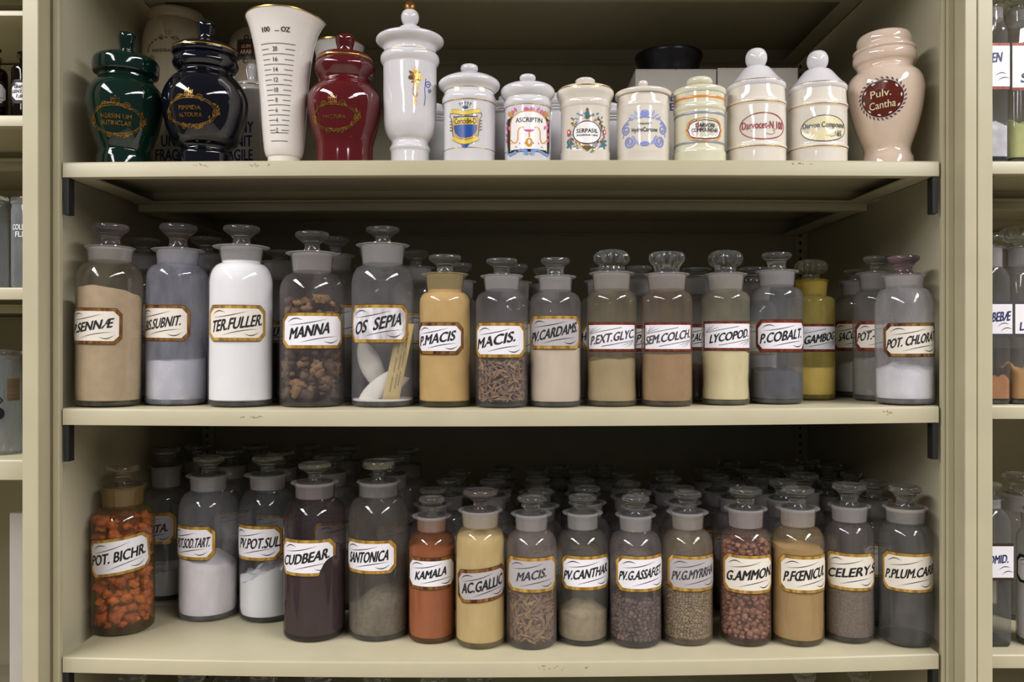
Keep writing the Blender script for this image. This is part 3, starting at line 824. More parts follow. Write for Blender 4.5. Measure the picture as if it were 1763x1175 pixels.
bottle('CUDBEAR', 'bottom', 542, 108, 1109.5, 892, 857, 68, 71, 829, 83, 797, 57, 21, lab=LB(542, 108, None, 577, 930, 994, 116), foil='gold', txt=('CUDBEAR.', 493, 567), tear=True,
       haze=0.12, hcol=(88, 73, 75), tint=(240, 236, 237), fill=dict(k='powder', c=(76, 61, 63), y=958, rough=4, var=0.25, s=30), capx=16.8, slope=0.17,
       label='bottle of dark purple-brown powder with torn label lettered CUDBEAR')
bottle('SANTONICA', 'bottom', 652, 104, 1108, 894, 854, 68, 69, 828, 76, 793, 56, 20, 'drum', lab=LB(652, 104, None, 682, 931, 990, 118), foil='gold', txt=('SANTONICA', -64, 669),
       haze=0.22, hcol=(120, 114, 106), fill=dict(k='heap', c=(146, 134, 116), y=1052, peak=30, px=0.3, rough=1.5, ns=60, var=0.3, s=200), capx=17.6, slope=0.10, twd=0.92,
       label='dusty bottle with mound of grey-tan powder lettered SANTONICA')
bottle('KAMALA', 'bottom', 743.5, 80, 1111.5, 940, 914, 50, 53, 887, 68, 856, 45, 19, lab=LB(743.5, 80, 705, 782, 961, 1017), foil='brown', txt=('KAMALA', 717, 768),
       haze=0.18, hcol=(160, 104, 68), tint=(246, 240, 234), fill=dict(k='powder', c=(184, 118, 86), y=952, var=0.06), capx=13.4, slope=0.16,
       label='small bottle of brick-orange powder lettered KAMALA')
bottle('AC.GALLIC', 'bottom', 827, 84.5, 1121, 936, 907, 60, 65, 877, 76.5, 843, 60, 23, lab=LB(827, 84.5, 789, 868, 980, 1038), foil='brown', panel=LABELGREY, txt=('AC.GALLIC', 797, 863), ltilt=0.10,
       haze=0.16, hcol=(206, 186, 140), fill=dict(k='full', c=(206, 182, 130), y=928, var=0.05), capx=16.8, slope=0.10, stop=(243, 238, 237), twd=0.86,
       label='bottle full of buttery yellow powder with tilted label lettered AC.GALLIC')
bottle('MACIS', 'bottom', 915, 87, 1122, 942, 912, 54, 57, 883, 71, 855, 49, 27, lab=LB(915, 87, 875, 956, 961, 1022), foil='gold', panel=LABELGREY, txt=('MACIS.', 892, 940), ink=GREYINK,
       haze=0.16, hcol=(172, 158, 150), fill=dict(k='flakes', s=6.0, y=1016, mat=FLAKE_M, core=(74, 56, 44), sp=0.9), capx=14.3, slope=0.16,
       label='bottle of broken brown flakes with faded grey label lettered MACIS, on the bottom shelf')
bottle('PV.CANTHAR', 'bottom', 1003, 88, 1116, 940, 910, 53, 55, 881, 70, 853, 49, 27, lab=LB(1003, 88, 967, None, 958, 1018, 138), foil='gold', txt=('PV.CANTHAR.', 973, 1044),
       haze=0.10, hcol=(150, 146, 136), fill=dict(k='heap', c=(164, 148, 122), y=1062, peak=16, rough=2, ns=60, var=0.25, s=120), capx=15.1, slope=0.14, twd=0.9,
       label='bottle with low mound of olive-tan powder lettered PV.CANTHAR')
bottle('PV.G.ASSAFOET', 'bottom', 1094, 89, 1120, 942, 913, 54, 58, 885, 70, 855, 50, 27, lab=LB(1094, 89, 1061, None, 958, 1021, 138), foil='gold', txt=('PV.G.ASSAFŒT.', 1068, 1137),
       haze=0.14, hcol=(156, 146, 146), fill=dict(k='lumps', s=4.4, y=1034, mat=DARKLUMP_M, core=(46, 36, 36), rg=0.9, sp=1.2), capx=15.1, slope=0.12, twd=0.95,
       label='bottle with dark broken resin lettered PV.G.ASSAFOET')
bottle('PV.G.MYRRH', 'bottom', 1183.5, 87, 1116, 940, 910, 53, 57, 880, 73, 847, 49, 26, lab=LB(1183.5, 87, 1150, None, 958, 1020, 140), foil='gold', panel=LABELGREY, txt=('PV.G.MYRRHA', 1159, 1226.4), ink=GREYINK,
       haze=0.18, hcol=(172, 156, 134), fill=dict(k='lumps', s=3.1, y=1018, mat=MYRRH_M, core=(92, 80, 60), rg=0.7, sp=1.3), capx=15.1, slope=0.14, twd=0.95,
       label='bottle of coarse straw-coloured granules lettered PV.G.MYRRH')
bottle('G.AMMON', 'bottom', 1283.5, 89, 1117.5, 936, 907, 60, 64, 874, 76, 841, 58, 30, lab=LB(1283.5, 89, 1246, None, 957, 1024, 136), foil='gold', panel=LABELCREAM, txt=('G.AMMON.', 1253, 1326),
       haze=0.12, hcol=(166, 136, 126), fill=dict(k='lumps', s=6.6, y=938, mat=AMMON_M, core=(84, 52, 44), rg=0.75, sp=1.1, smin=0.45), capx=16.8, slope=0.12,
       label='bottle filled with rounded reddish-brown gum tears lettered G.AMMON')
bottle('P.FOENICUL', 'bottom', 1373, 92, 1118, 934, 905, 60, 64, 873, 78, 840, 59, 29, lab=LB(1373, 92, 1341, None, 958, 1023, 136), foil='gold', panel=LABELCREAM, txt=('P.FŒNICUL', 1351.5, 1418.7),
       haze=0.14, hcol=(178, 158, 120), fill=dict(k='powder', c=(184, 150, 102), y=950, tilt=10, rough=3, ns=50, var=0.06), capx=17.6, slope=0.14, twd=0.9,
       label='bottle of sandy tan powder lettered P.FOENICUL')
bottle('CELERY.S', 'bottom', 1462, 87, 1113, 926, 897, 62, 66, 869, 76, 833, 60, 29, lab=LB(1462, 87, 1423, None, 954, 1019, 140), foil='gold', panel=LABELCREAM, txt=('CELERY.S', 1428, 1503),
       haze=0.12, hcol=(160, 152, 150), fill=dict(k='powder', c=(128, 112, 98), y=1004, var=0.35, s=420, bump=0.8), capx=16.0, slope=0.14,
       label='bottle of speckled grey-brown seeds lettered CELERY.S')
bottle('P.PLUM.CARB', 'bottom', 1560, 96, 1114.5, 934, 899, 68, 72, 872, 80, 837, 59, 30, lab=LB(1560, 96, 1521, None, 954, 1022, 132), foil='gold', panel=LABELCREAM, txt=('P.PLUM.CARB', 1528, 1607.8),
       haze=0.24, hcol=(128, 126, 126), plugc=(226, 220, 212), capx=16.8, slope=0.13, lean=-0.5, Y=0.012,
       label='nearly empty bottle with grey residue on the glass lettered P.PLUM.CARB')

# ---- what lies in the cuttlebone bottle
def world_in(b, x, y, z): return b.location + Vector((x, y, z))
kOS = OS['_r']
SEPIA = principled('cuttlebone_white', lin((226, 220, 210)), 0.6, var=0.08, scale=50, bump=0.15)
def cuttlebone(loc, rot, L, W, T, label):
    mb = MB(); n = 18; rings = []
    for i in range(n + 1):
        t = i / n; w = W / 2 * (sin(pi * t ** 0.85) ** 0.72 if 0 < t < 1 else 0.02); th = T / 2 * (sin(pi * t) ** 0.6 if 0 < t < 1 else 0.02)
        rings.append([mb.vert(((t - 0.5) * L, w * cos(a), th * (sin(a) * (1.0 if sin(a) > 0 else 0.55)))) for a in [2 * pi * j / 20 for j in range(20)]])
    for i in range(n):
        for j in range(20):
            mb.face((rings[i][j], rings[i][(j + 1) % 20], rings[i + 1][(j + 1) % 20], rings[i + 1][j]))
    mb.face(rings[0]); mb.face(list(reversed(rings[-1])))
    o = mb.build('cuttlebone', SEPIA, sharp=80)
    o.location = loc; o.rotation_euler = rot
    return setp(o, label, 'cuttlebone', 'cuttlebones in the glass bottle')
s = OS['_r']
cuttlebone(world_in(OS, 0.00 * s, -0.42 * s, 0.66 * s), (radians(78), radians(-40), 0), 1.95 * s, 0.62 * s, 0.30 * s, 'white cuttlebone lying slanted in front of the paper slip')
cuttlebone(world_in(OS, -0.36 * s, 0.14 * s, 1.22 * s), (radians(82), radians(66), 0), 1.95 * s, 0.74 * s, 0.28 * s, 'white cuttlebone standing upright behind the slanted one')
cuttlebone(world_in(OS, 0.20 * s, 0.38 * s, 0.62 * s), (radians(70), radians(-22), radians(12)), 1.35 * s, 0.55 * s, 0.24 * s, 'greyish cuttlebone at the back of its bottle behind the others')
PAPER = principled('old_paper', lin((196, 172, 112)), 0.8, var=0.12, scale=60)
mb = MB()
mb.grid(lambda u, v: (u + 0.10 * v, -0.004 * sin(u * 90) - 0.002, v), [(-0.5 + i / 6) * 0.5 * s for i in range(7)], [(-0.5 + j / 10) * 2.55 * s for j in range(11)])
slip = mb.build('paper_slip', PAPER); slip.location = world_in(OS, 0.56 * s, -0.52 * s, 1.42 * s); slip.rotation_euler = (0, radians(6), radians(24))
so = slip.modifiers.new('thickness', 'SOLIDIFY'); so.thickness = 0.0003
setp(slip, 'yellowed paper slip with faded handwriting standing in the cuttlebone bottle', 'paper')
wr = Decal(lambda u, v, e: (u + 0.10 * v, -0.004 * sin(u * 90) - 0.002 - e, v))
for q, uu in enumerate((-0.08, 0.04, 0.12)):
    for j in range(3):
        v0 = (-0.95 + 0.62 * j + 0.1 * q) * s
        wr.ribbon([(uu * s + 0.012 * s * sin(t * 2.3), v0 + 0.48 * s * t / 14) for t in range(15)], 0.018 * s, principled('faded_ink', lin((110, 88, 56)), 0.7) if not (q or j) else wr.mats[0], 0.0004)
wr.build('handwriting', slip)

# ------------------------------------------------------------------ ceramic jars on the top board
class Jar:
    """a turned jar: pixel profiles (y, width) from the photograph's height and breadth, lowest first"""
    def __init__(s, name, label, cx, wmax, Y=0.010, lean=0.0, row='top', cat='jar', group=None):
        phi = atan2(cx - CX, F)
        s.D = (CAM_D + Y) / (1 - wmax / 2 / F * cos(phi)); s.cx = cx; s.wmax = wmax
        s.k = s.D / F * cos(phi); X = px2x(cx, s.D); s.R = wmax / 2 * s.k
        s.zs = max(shelf_z(row, X - s.R * .7), shelf_z(row, X + s.R * .7)) + s.R * 0.7 * abs(sin(radians(lean))) + 0.0002
        s.b = empty(name, (X, s.D - CAM_D, s.zs), label, cat, group, lean)
        s.th0 = atan2(-s.D, -X); s.tab = []
    def Z(s, y): return px2z(y, s.D) - s.zs
    def Zf(s, y): return px2z(y, s.D - s.R) - s.zs
    def pts(s, prof, z0=None):
        """prof entries (y, w) or (y, w, 's') for a sharp edge"""
        runs = [[]]
        for e in prof:
            p = (e[1] / 2 * s.k, s.Z(e[0])); runs[-1].append(p)
            if len(e) > 2: runs.append([p])
        out = []
        for r in runs:
            if len(r) > 1 or not out: out += catmull(r, 5)
        res = []
        for p in out:
            if not res or abs(p[0] - res[-1][0]) + abs(p[1] - res[-1][1]) > 1e-6: res.append((max(p[0], 0.0002), p[1]))
        if z0 is not None:
            dz = res[0][1] - z0
            res = [(r, z0 if i == 0 else max(z, z0 + 0.0001 * i)) for i, (r, z) in enumerate(res)]
        return res
    def body(s, prof, mat, name='body', n=64, fr=None, keep=True, sharp=40):
        p = s.pts(prof, 0.0)
        if keep: s.tab = p
        mb = MB(); q = [(0.0003, 0.0)] + p + [(p[-1][0] * 0.93, p[-1][1] - 0.0004), (p[-1][0] * 0.90, p[-1][1] - 0.006), (0.0003, p[-1][1] - 0.008)]
        mb.lathe(q, n, fr=fr); return mb.build(name, mat, s.b, sharp=sharp)
    def lid(s, prof, mat, knob=None, kmat=None, n=56):
        p = s.pts(prof); s.ltab = p
        mb = MB(); mb.lathe([(0.0003, p[0][1] + 0.0005)] + p + [(0.0003, p[-1][1] + 0.0002)], n)
        o = mb.build('lid', mat, s.b, sharp=45)
        if knob:
            q = s.pts(knob); mb = MB(); mb.lathe([(0.0003, q[0][1])] + q + [(0.0003, q[-1][1] + 0.0001)], 36)
            s.knob = mb.build('knob', kmat or mat, o, sharp=50)
        return o
    def rad(s, z, tab=None):
        t = tab or s.tab
        if z <= t[0][1]: return t[0][0]
        for (r0, z0), (r1, z1) in zip(t, t[1:]):
            if min(z0, z1) <= z <= max(z0, z1) and abs(z1 - z0) > 1e-9: return r0 + (r1 - r0) * (z - z0) / (z1 - z0)
        return t[-1][0]
    def band(s, y, h, mat, name='gilt_line', tab=None, lift=0.00025, parent=None):
        z = s.Z(y); hz = h * s.k / 2; mb = MB()
        mb.lathe([(s.rad(z - hz + hz * i / 2, tab) + (lift if 0 < i < 4 else 0.00004), z - hz + hz * i / 2) for i in range(5)], 64)
        return mb.build(name, mat, parent or s.b, sharp=80)
    def decal(s, px, py):
        """decoration centred on the surface point seen at pixel (px, py); units are pixels"""
        az = asin(max(-.99, min(.99, (px - s.cx) / (s.rad(s.Zf(py)) / s.k))))
        v0 = s.Zf(py); k = s.k; R0 = s.rad(v0)
        def surf(u, v, e):
            z = v0 + v * k; r = s.rad(z) + e + 0.0002; a = s.th0 + az + u * k / R0
            return (r * cos(a), r * sin(a), z)
        return Decal(surf)

C_GREEN, C_NAVY, C_RED = ceramic((9, 33, 26)), ceramic((8, 9, 19)), ceramic((84, 20, 24))
C_WHITE, C_CREAM, C_IVORY, C_PEACH = ceramic((213, 211, 213)), ceramic((220, 213, 200)), ceramic((214, 211, 186)), ceramic((214, 193, 174))
C_BONE = ceramic((206, 190, 164))
ROSE = principled('print_rose', lin((206, 96, 156)), 0.25); OCHRE = principled('print_ochre', lin((204, 150, 48)), 0.25)
PALEBLUE = principled('print_blue', lin((120, 150, 206)), 0.25); BLUE = principled('print_royal_blue', lin((40, 78, 150)), 0.25)
YELLOW = principled('print_yellow', lin((222, 192, 62)), 0.25); LILAC = principled('print_lilac', lin((134, 146, 206)), 0.25)
TEAL = principled('print_teal', lin((62, 118, 134)), 0.25); CORAL = principled('print_coral', lin((206, 72, 66)), 0.25); OLIVE = principled('print_olive', lin((104, 92, 58)), 0.25)
BLACKP = principled('print_black', lin((26, 24, 26)), 0.25); REDP = principled('print_red', lin((150, 38, 54)), 0.25); GREYP = principled('print_grey', lin((140, 142, 146)), 0.25)
SLATE = principled('print_slate', lin((72, 84, 92)), 0.25); WHITEP = principled('print_white', lin((238, 236, 234)), 0.2); ORANGEP = principled('print_orange', lin((212, 134, 48)), 0.25)
BROWNP = principled('print_brown', lin((92, 34, 26)), 0.2); SANDP = principled('print_sand', lin((222, 212, 172)), 0.25); PLUM = principled('print_plum', lin((58, 32, 62)), 0.25)
VIOLETP = principled('print_violet', lin((70, 66, 160)), 0.25)
GOLDP = principled('print_gold', lin((186, 142, 66)), 0.25, metal=0.75, scale=300, col2=lin((120, 84, 36)))

def cartouche(d, W, H, lines, m, th):
    """gilt scrollwork frame round lines of capitals"""
    rnd = random.Random(int(W * 10 + H))
    for a in range(0, 360, 9):
        t = radians(a); wob = 1 + 0.09 * sin(4 * t + .6)
        if 60 < a < 120 or 250 < a < 290 or a % 27 == 0 or a < 24 or a > 336 or 156 < a < 204:
            u, v = W / 2 * wob * cos(t), H / 2 * wob * sin(t)
            d.leaf(u, v, rnd.uniform(5, 9), rnd.uniform(2, 3.4), t + pi / 2 + rnd.uniform(-.7, .7), m, 0.0003)
            d.leaf(u, v, rnd.uniform(3, 6), rnd.uniform(1.5, 2.6), t + rnd.uniform(-.9, .9), m, 0.00034)
    d.ring(0, 0, W / 2 * 0.96, H / 2 * 0.94, 1.5, m, 0.00026, n=44)
    d.ring(0, 0, W / 2 * 1.04, H / 2 * 1.07, 0.8, m, 0.00026, n=44)
    for sg in (-1, 1):
        d.spiral(sg * W * 0.50, -1, 7, 1.6, 1.5, m, 0.0003, flip=sg); d.spiral(sg * W * 0.20, H * 0.50, 5.5, 1.5, 1.3, m, 0.0003, flip=-sg)
        d.spiral(sg * W * 0.17, -H * 0.50, 5, 1.4, 1.2, m, 0.0003, flip=-sg, sq=-1)
    # crown over the frame
    for i in range(-2, 3): d.ribbon([(i * 2.6, H * 0.54), (i * 3.3, H * 0.54 + 11)], 0.7, m, 0.0003)
    d.ribbon([(-7, H * 0.54), (7, H * 0.54)], 2.0, m, 0.0003); d.ribbon([(-7, H * 0.54 + 8), (7, H * 0.54 + 8)], 0.7, m, 0.0003); d.disc(0, H * 0.54 + 13, 1.3, 1.3, m, 0.0003, 10)
    for i, (t, w) in enumerate(lines):
        d.text(t, 0, (len(lines) - 1) * 6.0 - i * 12.0, w, th, m, 0.0003, bold=0.03)

j = Jar('apothecary_jar', 'dark green glazed lidded jar with gilt scrollwork, standing against the end of the top shelf', 213, 137, lean=1.4)
j.body([(276, 98), (268, 94), (262, 92), (250, 103), (230, 117), (204, 130), (186, 136), (174, 137), (163, 133), (154, 124), (146, 110), (140, 98), (135, 96, 's'), (132, 104)], C_GREEN)
j.lid([(134, 96), (131, 112), (126, 117), (116, 118), (109, 117), (105, 112, 's'), (103, 108), (98, 84), (94, 44)], C_GREEN, [(95, 36), (90, 27), (84, 27), (74, 31), (64, 34), (59, 31), (57, 20)])
d = j.decal(198, 203); cartouche(d, 92, 52, [('HERSIN UM', 52), ('EUTINCLAR', 54)], GOLDP, 8.0); d.build('gilt_decoration', j.b)

j = Jar('apothecary_jar', 'midnight blue glazed lidded jar with gilt rim and scrollwork beside the green one', 353, 150, lean=0.4)
j.body([(274, 95), (268, 95), (262, 84), (256, 88), (248, 112), (230, 130), (204, 145), (186, 150), (174, 150), (163, 145), (152, 134), (141, 118), (132, 98), (127, 97), (122, 108), (114, 116), (106, 112), (100, 106)], C_NAVY)
j.lid([(102, 104), (99, 116), (95, 119), (91, 118), (87, 114), (82, 96), (77, 70), (73, 40)], C_NAVY, [(74, 36), (68, 28), (62, 27), (54, 31), (46, 34), (41, 31), (38, 20)])
j.band(91.5, 2.6, GILT, 'gilt_rim', j.ltab)
d = j.decal(327, 190); cartouche(d, 88, 48, [('PIMPIDA', 38), ('ALTOURA', 42)], GOLDP, 7.0); d.build('gilt_decoration', j.b)

j = Jar('measuring_beaker', 'tall white ceramic graduated measure with spout and gilt rim', 489, 122, cat='beaker')
def spout(r, z, a):
    h = max(0.0, min(1.0, (z - j.Z(85)) / (j.Z(25) - j.Z(85)))) ** 2
    w = max(0.0, cos(a + 0.25)) ** 6 * h
    return r + w * 15 * j.k, z - w * 13 * j.k
mp = [(274, 56), (271, 62), (262, 68), (250, 71), (228, 75), (204, 78), (179, 81), (153, 86), (128, 91), (108, 96), (90, 102), (75, 108), (60, 115), (48, 122), (40, 128), (34, 133)]
p = j.pts(mp, 0.0); j.tab = p; t = 3.2 * j.k
mb = MB(); mb.lathe([(0.0003, 0)] + p + [(p[-1][0] - t * .3, p[-1][1] + t * .3), (p[-1][0] - t, p[-1][1])] + [(max(0.002, r - t), z) for r, z in reversed(p) if z > 0.012] + [(0.0003, 0.012)], 72, fr=spout)
mb.build('body', ceramic((228, 222, 214)), j.b)
mb = MB(); r0, z0 = p[-1]
mb.lathe([(r0 + 0.0003, z0 - 0.0008), (r0 + 0.0003, z0 + 0.0002), (r0 - 0.0007, z0 + t * .3 + 0.0003)], 72, fr=spout); mb.build('gilt_rim', GILT, j.b)
d = j.decal(480, 150)
for i in range(11):
    y = 71 + i * 17.2 if i < 9 else (222, 236)[i - 9]
    v = 150 - y; w = 27 - i * 0.85
    for (x0, x1) in ((-w + 1, w - 2),): d.ribbon([(x0 + (x1 - x0) * q / 10, v) for q in range(11)], 0.9, GREYINK, 0.0003)
    if i < 9:
        d.ribbon([(-w + 1 + q * 2.6, v - 9) for q in range(6)], 0.9, GREYINK, 0.0003); d.ribbon([(w - 16 + q * 2.8, v - 9) for q in range(6)], 0.9, GREYINK, 0.0003)
        if i % 1 == 0 and i >= 3: d.text(('12', '10', '8', '6', '4', '2')[i - 3], -4, v - 9, 3.4 if i > 4 else 6.5, 7.5, DARKLINE, 0.0003, bold=0.03)
        elif i < 3: d.text(('20', '16', '14')[i], -4, v - 9, 6.5, 7.5, DARKLINE, 0.0003, bold=0.03)
d.text('100', -15, 102, 11, 8, DARKLINE, 0.0003, bold=0.04); d.text('OZ', 11, 102, 11, 8, DARKLINE, 0.0003, bold=0.04); d.ribbon([(-3, 99), (3, 99)], 1.0, DARKLINE, 0.0003)
d.build('graduation_marks', j.b)

j = Jar('apothecary_jar', 'wine red glazed lidded jar with gilt rim and worn gilt scrollwork', 594, 130)
j.body([(272, 98), (262, 98), (252, 99), (243, 104), (217, 119), (194, 129), (180, 130), (170, 127), (161, 119), (152, 104), (145, 88), (139, 88), (133, 96), (124, 104), (117, 104), (111, 98)], C_RED)
j.lid([(113, 92), (110, 98), (107, 100), (103, 98), (99, 88), (95, 62), (92, 36)], C_RED, [(93, 31), (88, 28), (82, 28), (74, 32), (67, 33), (63, 29), (61, 18)])
j.band(107, 2.4, GILT, 'gilt_rim', j.ltab)
d = j.decal(575, 199); cartouche(d, 78, 42, [('TINCTURA', 40)], GOLDP, 5.5); d.build('gilt_decoration', j.b)

j = Jar('apothecary_jar', 'tall white porcelain urn with gold finial and gilt flower spray', 706, 117)
j.body([(270, 66), (264, 66), (261, 69), (257, 70), (253, 66), (249, 63), (245, 64), (240, 72), (233, 80), (223, 87), (212, 90), (190, 91), (167, 92), (140, 92), (115, 92, 's'), (112, 96), (107, 101), (101, 101), (97, 97), (95, 92, 's'), (92, 89)], C_WHITE)
j.lid([(93, 89), (88, 90), (84, 94), (79, 107), (75, 115), (71, 117), (68, 114), (66, 104), (64, 76), (62, 48), (60, 40, 's'), (58, 42), (54, 43), (50, 40), (47, 30), (45, 22)], C_WHITE, [(46, 20), (43, 22), (38, 28), (32, 31), (26, 30), (21, 25), (19, 20)])
q = j.pts([(20, 20), (17, 21), (12, 21), (7, 17), (3, 8)]); mb = MB(); mb.lathe([(0.0003, q[0][1])] + q + [(0.0003, q[-1][1])], 32); mb.build('gold_tip', principled('finial_gold', lin((124, 84, 36)), 0.3, metal=0.6), j.knob)
j.band(96.5, 1.6, GILT)
d = j.decal(715, 140)
for (u, v, L, W, a) in ((0, 10, 20, 6, 1.57), (0, 12, 15, 5, 2.4), (0, 12, 15, 5, .75), (0, 8, 13, 4.5, 2.9), (0, 8, 13, 4.5, .25), (0, 6, 8, 3.5, 3.6), (0, 6, 8, 3.5, -.5)): d.leaf(u, v, L, W, a, GOLDP, 0.0003)
d.ribbon([(0, 10), (-2, 0), (-4, -10), (-3, -18), (0, -24)], 1.6, GOLDP, 0.0003); d.ribbon([(0, 10), (2, 0), (4, -10), (3, -18), (0, -24)], 1.6, GOLDP, 0.0003)
d.spiral(-8, 10, 4.5, 1.3, 1.6, GOLDP, 0.0003); d.spiral(8, 10, 4.5, 1.3, 1.6, GOLDP, 0.0003, flip=-1); d.disc(0, -30, 2.4, 4.5, GOLDP, 0.0003, 10)
d.spiral(24, 2, 7, 1.5, 1.4, VIOLETP, 0.0003); d.ribbon([(19, 12), (17, -6), (18, -22), (16, -34)], 1.0, VIOLETP, 0.0003); d.spiral(27, -8, 4, 1.3, 1.2, VIOLETP, 0.0003)
d.build('printed_decoration', j.b)

# -- jar with yellow and blue shield
j = Jar('ceramic_jar', 'white lidded jar with yellow and blue shield under a small crown', 808, 106)
j.body([(270, 88), (262, 89), (240, 89), (200, 89), (185, 89, 's'), (181, 93), (175, 94), (170, 91), (168, 88, 's'), (164, 87), (160, 86)], C_WHITE)
j.lid([(162, 86), (158, 92), (153, 102), (149, 106), (145, 105), (141, 98), (136, 80), (131, 52), (128, 26)], C_WHITE, [(129, 20), (126, 22), (122, 29), (118, 30), (114, 27), (112, 16)])
j.band(161.5, 1.4, GILT); j.band(183, 1.2, GILT); j.band(264, 1.2, GILT)
d = j.decal(801, 214)
shield = [(-21, 18), (21, 18), (21, -4), (18, -14), (10, -20), (0, -22), (-10, -20), (-18, -14), (-21, -4)]
d.ribbon(shield, 2.2, OCHRE, 0.0003, close=True)
d.band([-20 + i * 2 for i in range(21)], lambda u: 2.0, lambda u: 14.0, YELLOW, 0.00028); d.band([-20 + i * 2 for i in range(21)], lambda u: 14.4, lambda u: 16.6, BLUE, 0.00028)
d.band([-20 + i * 2 for i in range(21)], lambda u: -20 + 14 * (abs(u) / 20) ** 3, lambda u: 2.0, BLUE, 0.00028)
d.text('Coricidin-D', 0, 8, 37, 9.5, BLACKP, 0.0004, bold=0.03)
rib = [(-26 + i * 52 / 14, 23.5 + 2.2 * cos(pi * 2 * i / 14)) for i in range(15)]
d.ribbon([(u, v) for u, v in rib], 7.4, OLIVE, 0.00026); d.ribbon(rib, 6.2, YELLOW, 0.00032)
low = [(-22 + i * 44 / 14, -19 - 8.5 * sin(pi * i / 14)) for i in range(15)]
d.ribbon(low, 7.4, OLIVE, 0.00034); d.ribbon(low, 6.2, YELLOW, 0.0004)
for sg in (-1, 1):
    d.ribbon([(sg * 27, 24), (sg * 29, 18), (sg * 25, 12), (sg * 24, 2), (sg * 23, -10), (sg * 21, -20)], 1.2, OLIVE, 0.0003)
    for q in range(4): d.leaf(sg * 24, 8 - q * 5, 6, 2.2, 0.4 if sg > 0 else pi - 0.4, OLIVE, 0.0003)
for i in range(-2, 3): d.ribbon([(i * 2.6, 31), (i * 4.6, 38 - abs(i))], 1.1, OLIVE, 0.0003); d.disc(i * 4.7, 39.5 - abs(i), 1.3, 1.3, BLUE, 0.0003, 8)
d.band([-7 + i for i in range(15)], lambda u: 29 + 0.04 * u * u, lambda u: 33 + 0.02 * u * u, YELLOW, 0.00034); d.disc(0, 30.5, 5.5, 2.4, BLUE, 0.0004, 12)
for a in range(5): d.leaf(0, -31, 7.5, 3, -pi / 2 + (a - 2) * 0.72, BLUE, 0.0003)
d.build('printed_decoration', j.b)

# -- jar with pink and ochre panel
j = Jar('ceramic_jar', 'white lidded jar with pink, ochre and blue ornamental panel', 908.5, 93)
j.body([(271, 79), (264, 80), (240, 80), (205, 80), (190, 80, 's'), (186, 84), (181, 84), (178, 82), (176, 79, 's'), (172, 78)], C_WHITE)
j.lid([(174, 78), (170, 86), (165, 92), (160, 93), (156, 91), (152, 83), (148, 62), (145, 32)], C_WHITE, [(146, 18), (143, 20), (139, 26), (135, 28), (131, 25), (129, 14)])
j.band(190, 1.0, GILT); j.band(266, 1.0, GILT)
d = j.decal(911, 222)
hw, arch = 34, lambda u: 12 + 20 * sqrt(max(0, 1 - (u / 34) ** 2))
us = [-34 + i * 2 for i in range(35)]
d.band([-43 + i * 2 for i in range(44)], lambda u: -36, lambda u: 22 + 9 * max(0, 1 - abs(u) / 40), BLACKP, 0.00024)
d.band(us, lambda u: -32, arch, WHITEP, 0.00030)
d.ribbon([(u, arch(u)) for u in us], 2.2, OCHRE, 0.00036)
for sg in (-1, 1):
    d.ribbon([(sg * 34, 12), (sg * 34, -34)], 2.0, OCHRE, 0.00036)
    for (u, v, r) in ((39, 14, 4), (38, 5, 4.5), (40, -6, 4), (39, -16, 4.5), (31, 4, 4), (30, 28, 4.5), (18, 33, 4), (24, 30, 4)): d.leaf(sg * u - r, v - r / 2, r * 2.3, r * 1.2, 1.1 * sg + (0 if sg > 0 else pi), ROSE, 0.0004)
    for a in (0.7, 1.2, 1.7, 2.2): d.leaf(sg * 33, 24, 13, 2.6, a if sg > 0 else pi - a, OCHRE, 0.00042)
    d.ribbon([(sg * 34, -14), (sg * 28, -20), (sg * 22, -21), (sg * 19, -14), (sg * 19, -2), (sg * 16, 4), (sg * 10, 5), (sg * 8, 1)], 2.2, OCHRE, 0.0004)
    d.ribbon([(sg * 33, -20), (sg * 22, -28), (sg * 8, -31)], 2.0, OCHRE, 0.0004)
    d.ribbon([(sg * 3, -36), (sg * 14, -33), (sg * 26, -37), (sg * 36, -40), (sg * 42, -36), (sg * 42, -27)], 4.4, PALEBLUE, 0.00045); d.disc(sg * 5, -39, 4, 3, PALEBLUE, 0.00046, 12)
    d.disc(sg * 5, 35, 4, 3.2, ROSE, 0.0004, 10); d.ribbon([(sg * 6, -22), (sg * 17, -22)], 3.2, ROSE, 0.0004)
d.disc(0, 1, 9, 4.5, ROSE, 0.0004); d.band([-9 + i for i in range(19)], lambda u: 0.5, lambda u: 6.5, WHITEP, 0.00044); d.ribbon([(-9, 1), (9, 1)], 1.6, OCHRE, 0.00046)
d.ribbon([(0, -3), (0, -12)], 2, OCHRE, 0.0004); d.disc(0, -21, 6, 7.5, OCHRE, 0.00041); d.disc(0, -20, 2.2, 4, WHITEP, 0.00043, 12); d.ribbon([(-26, -31), (26, -31)], 3.2, OCHRE, 0.0004)
d.text('ASCRIPTIN', 0, 17, 46, 7.6, BLACKP, 0.0004, bold=0.03)
d.build('printed_decoration', j.b)

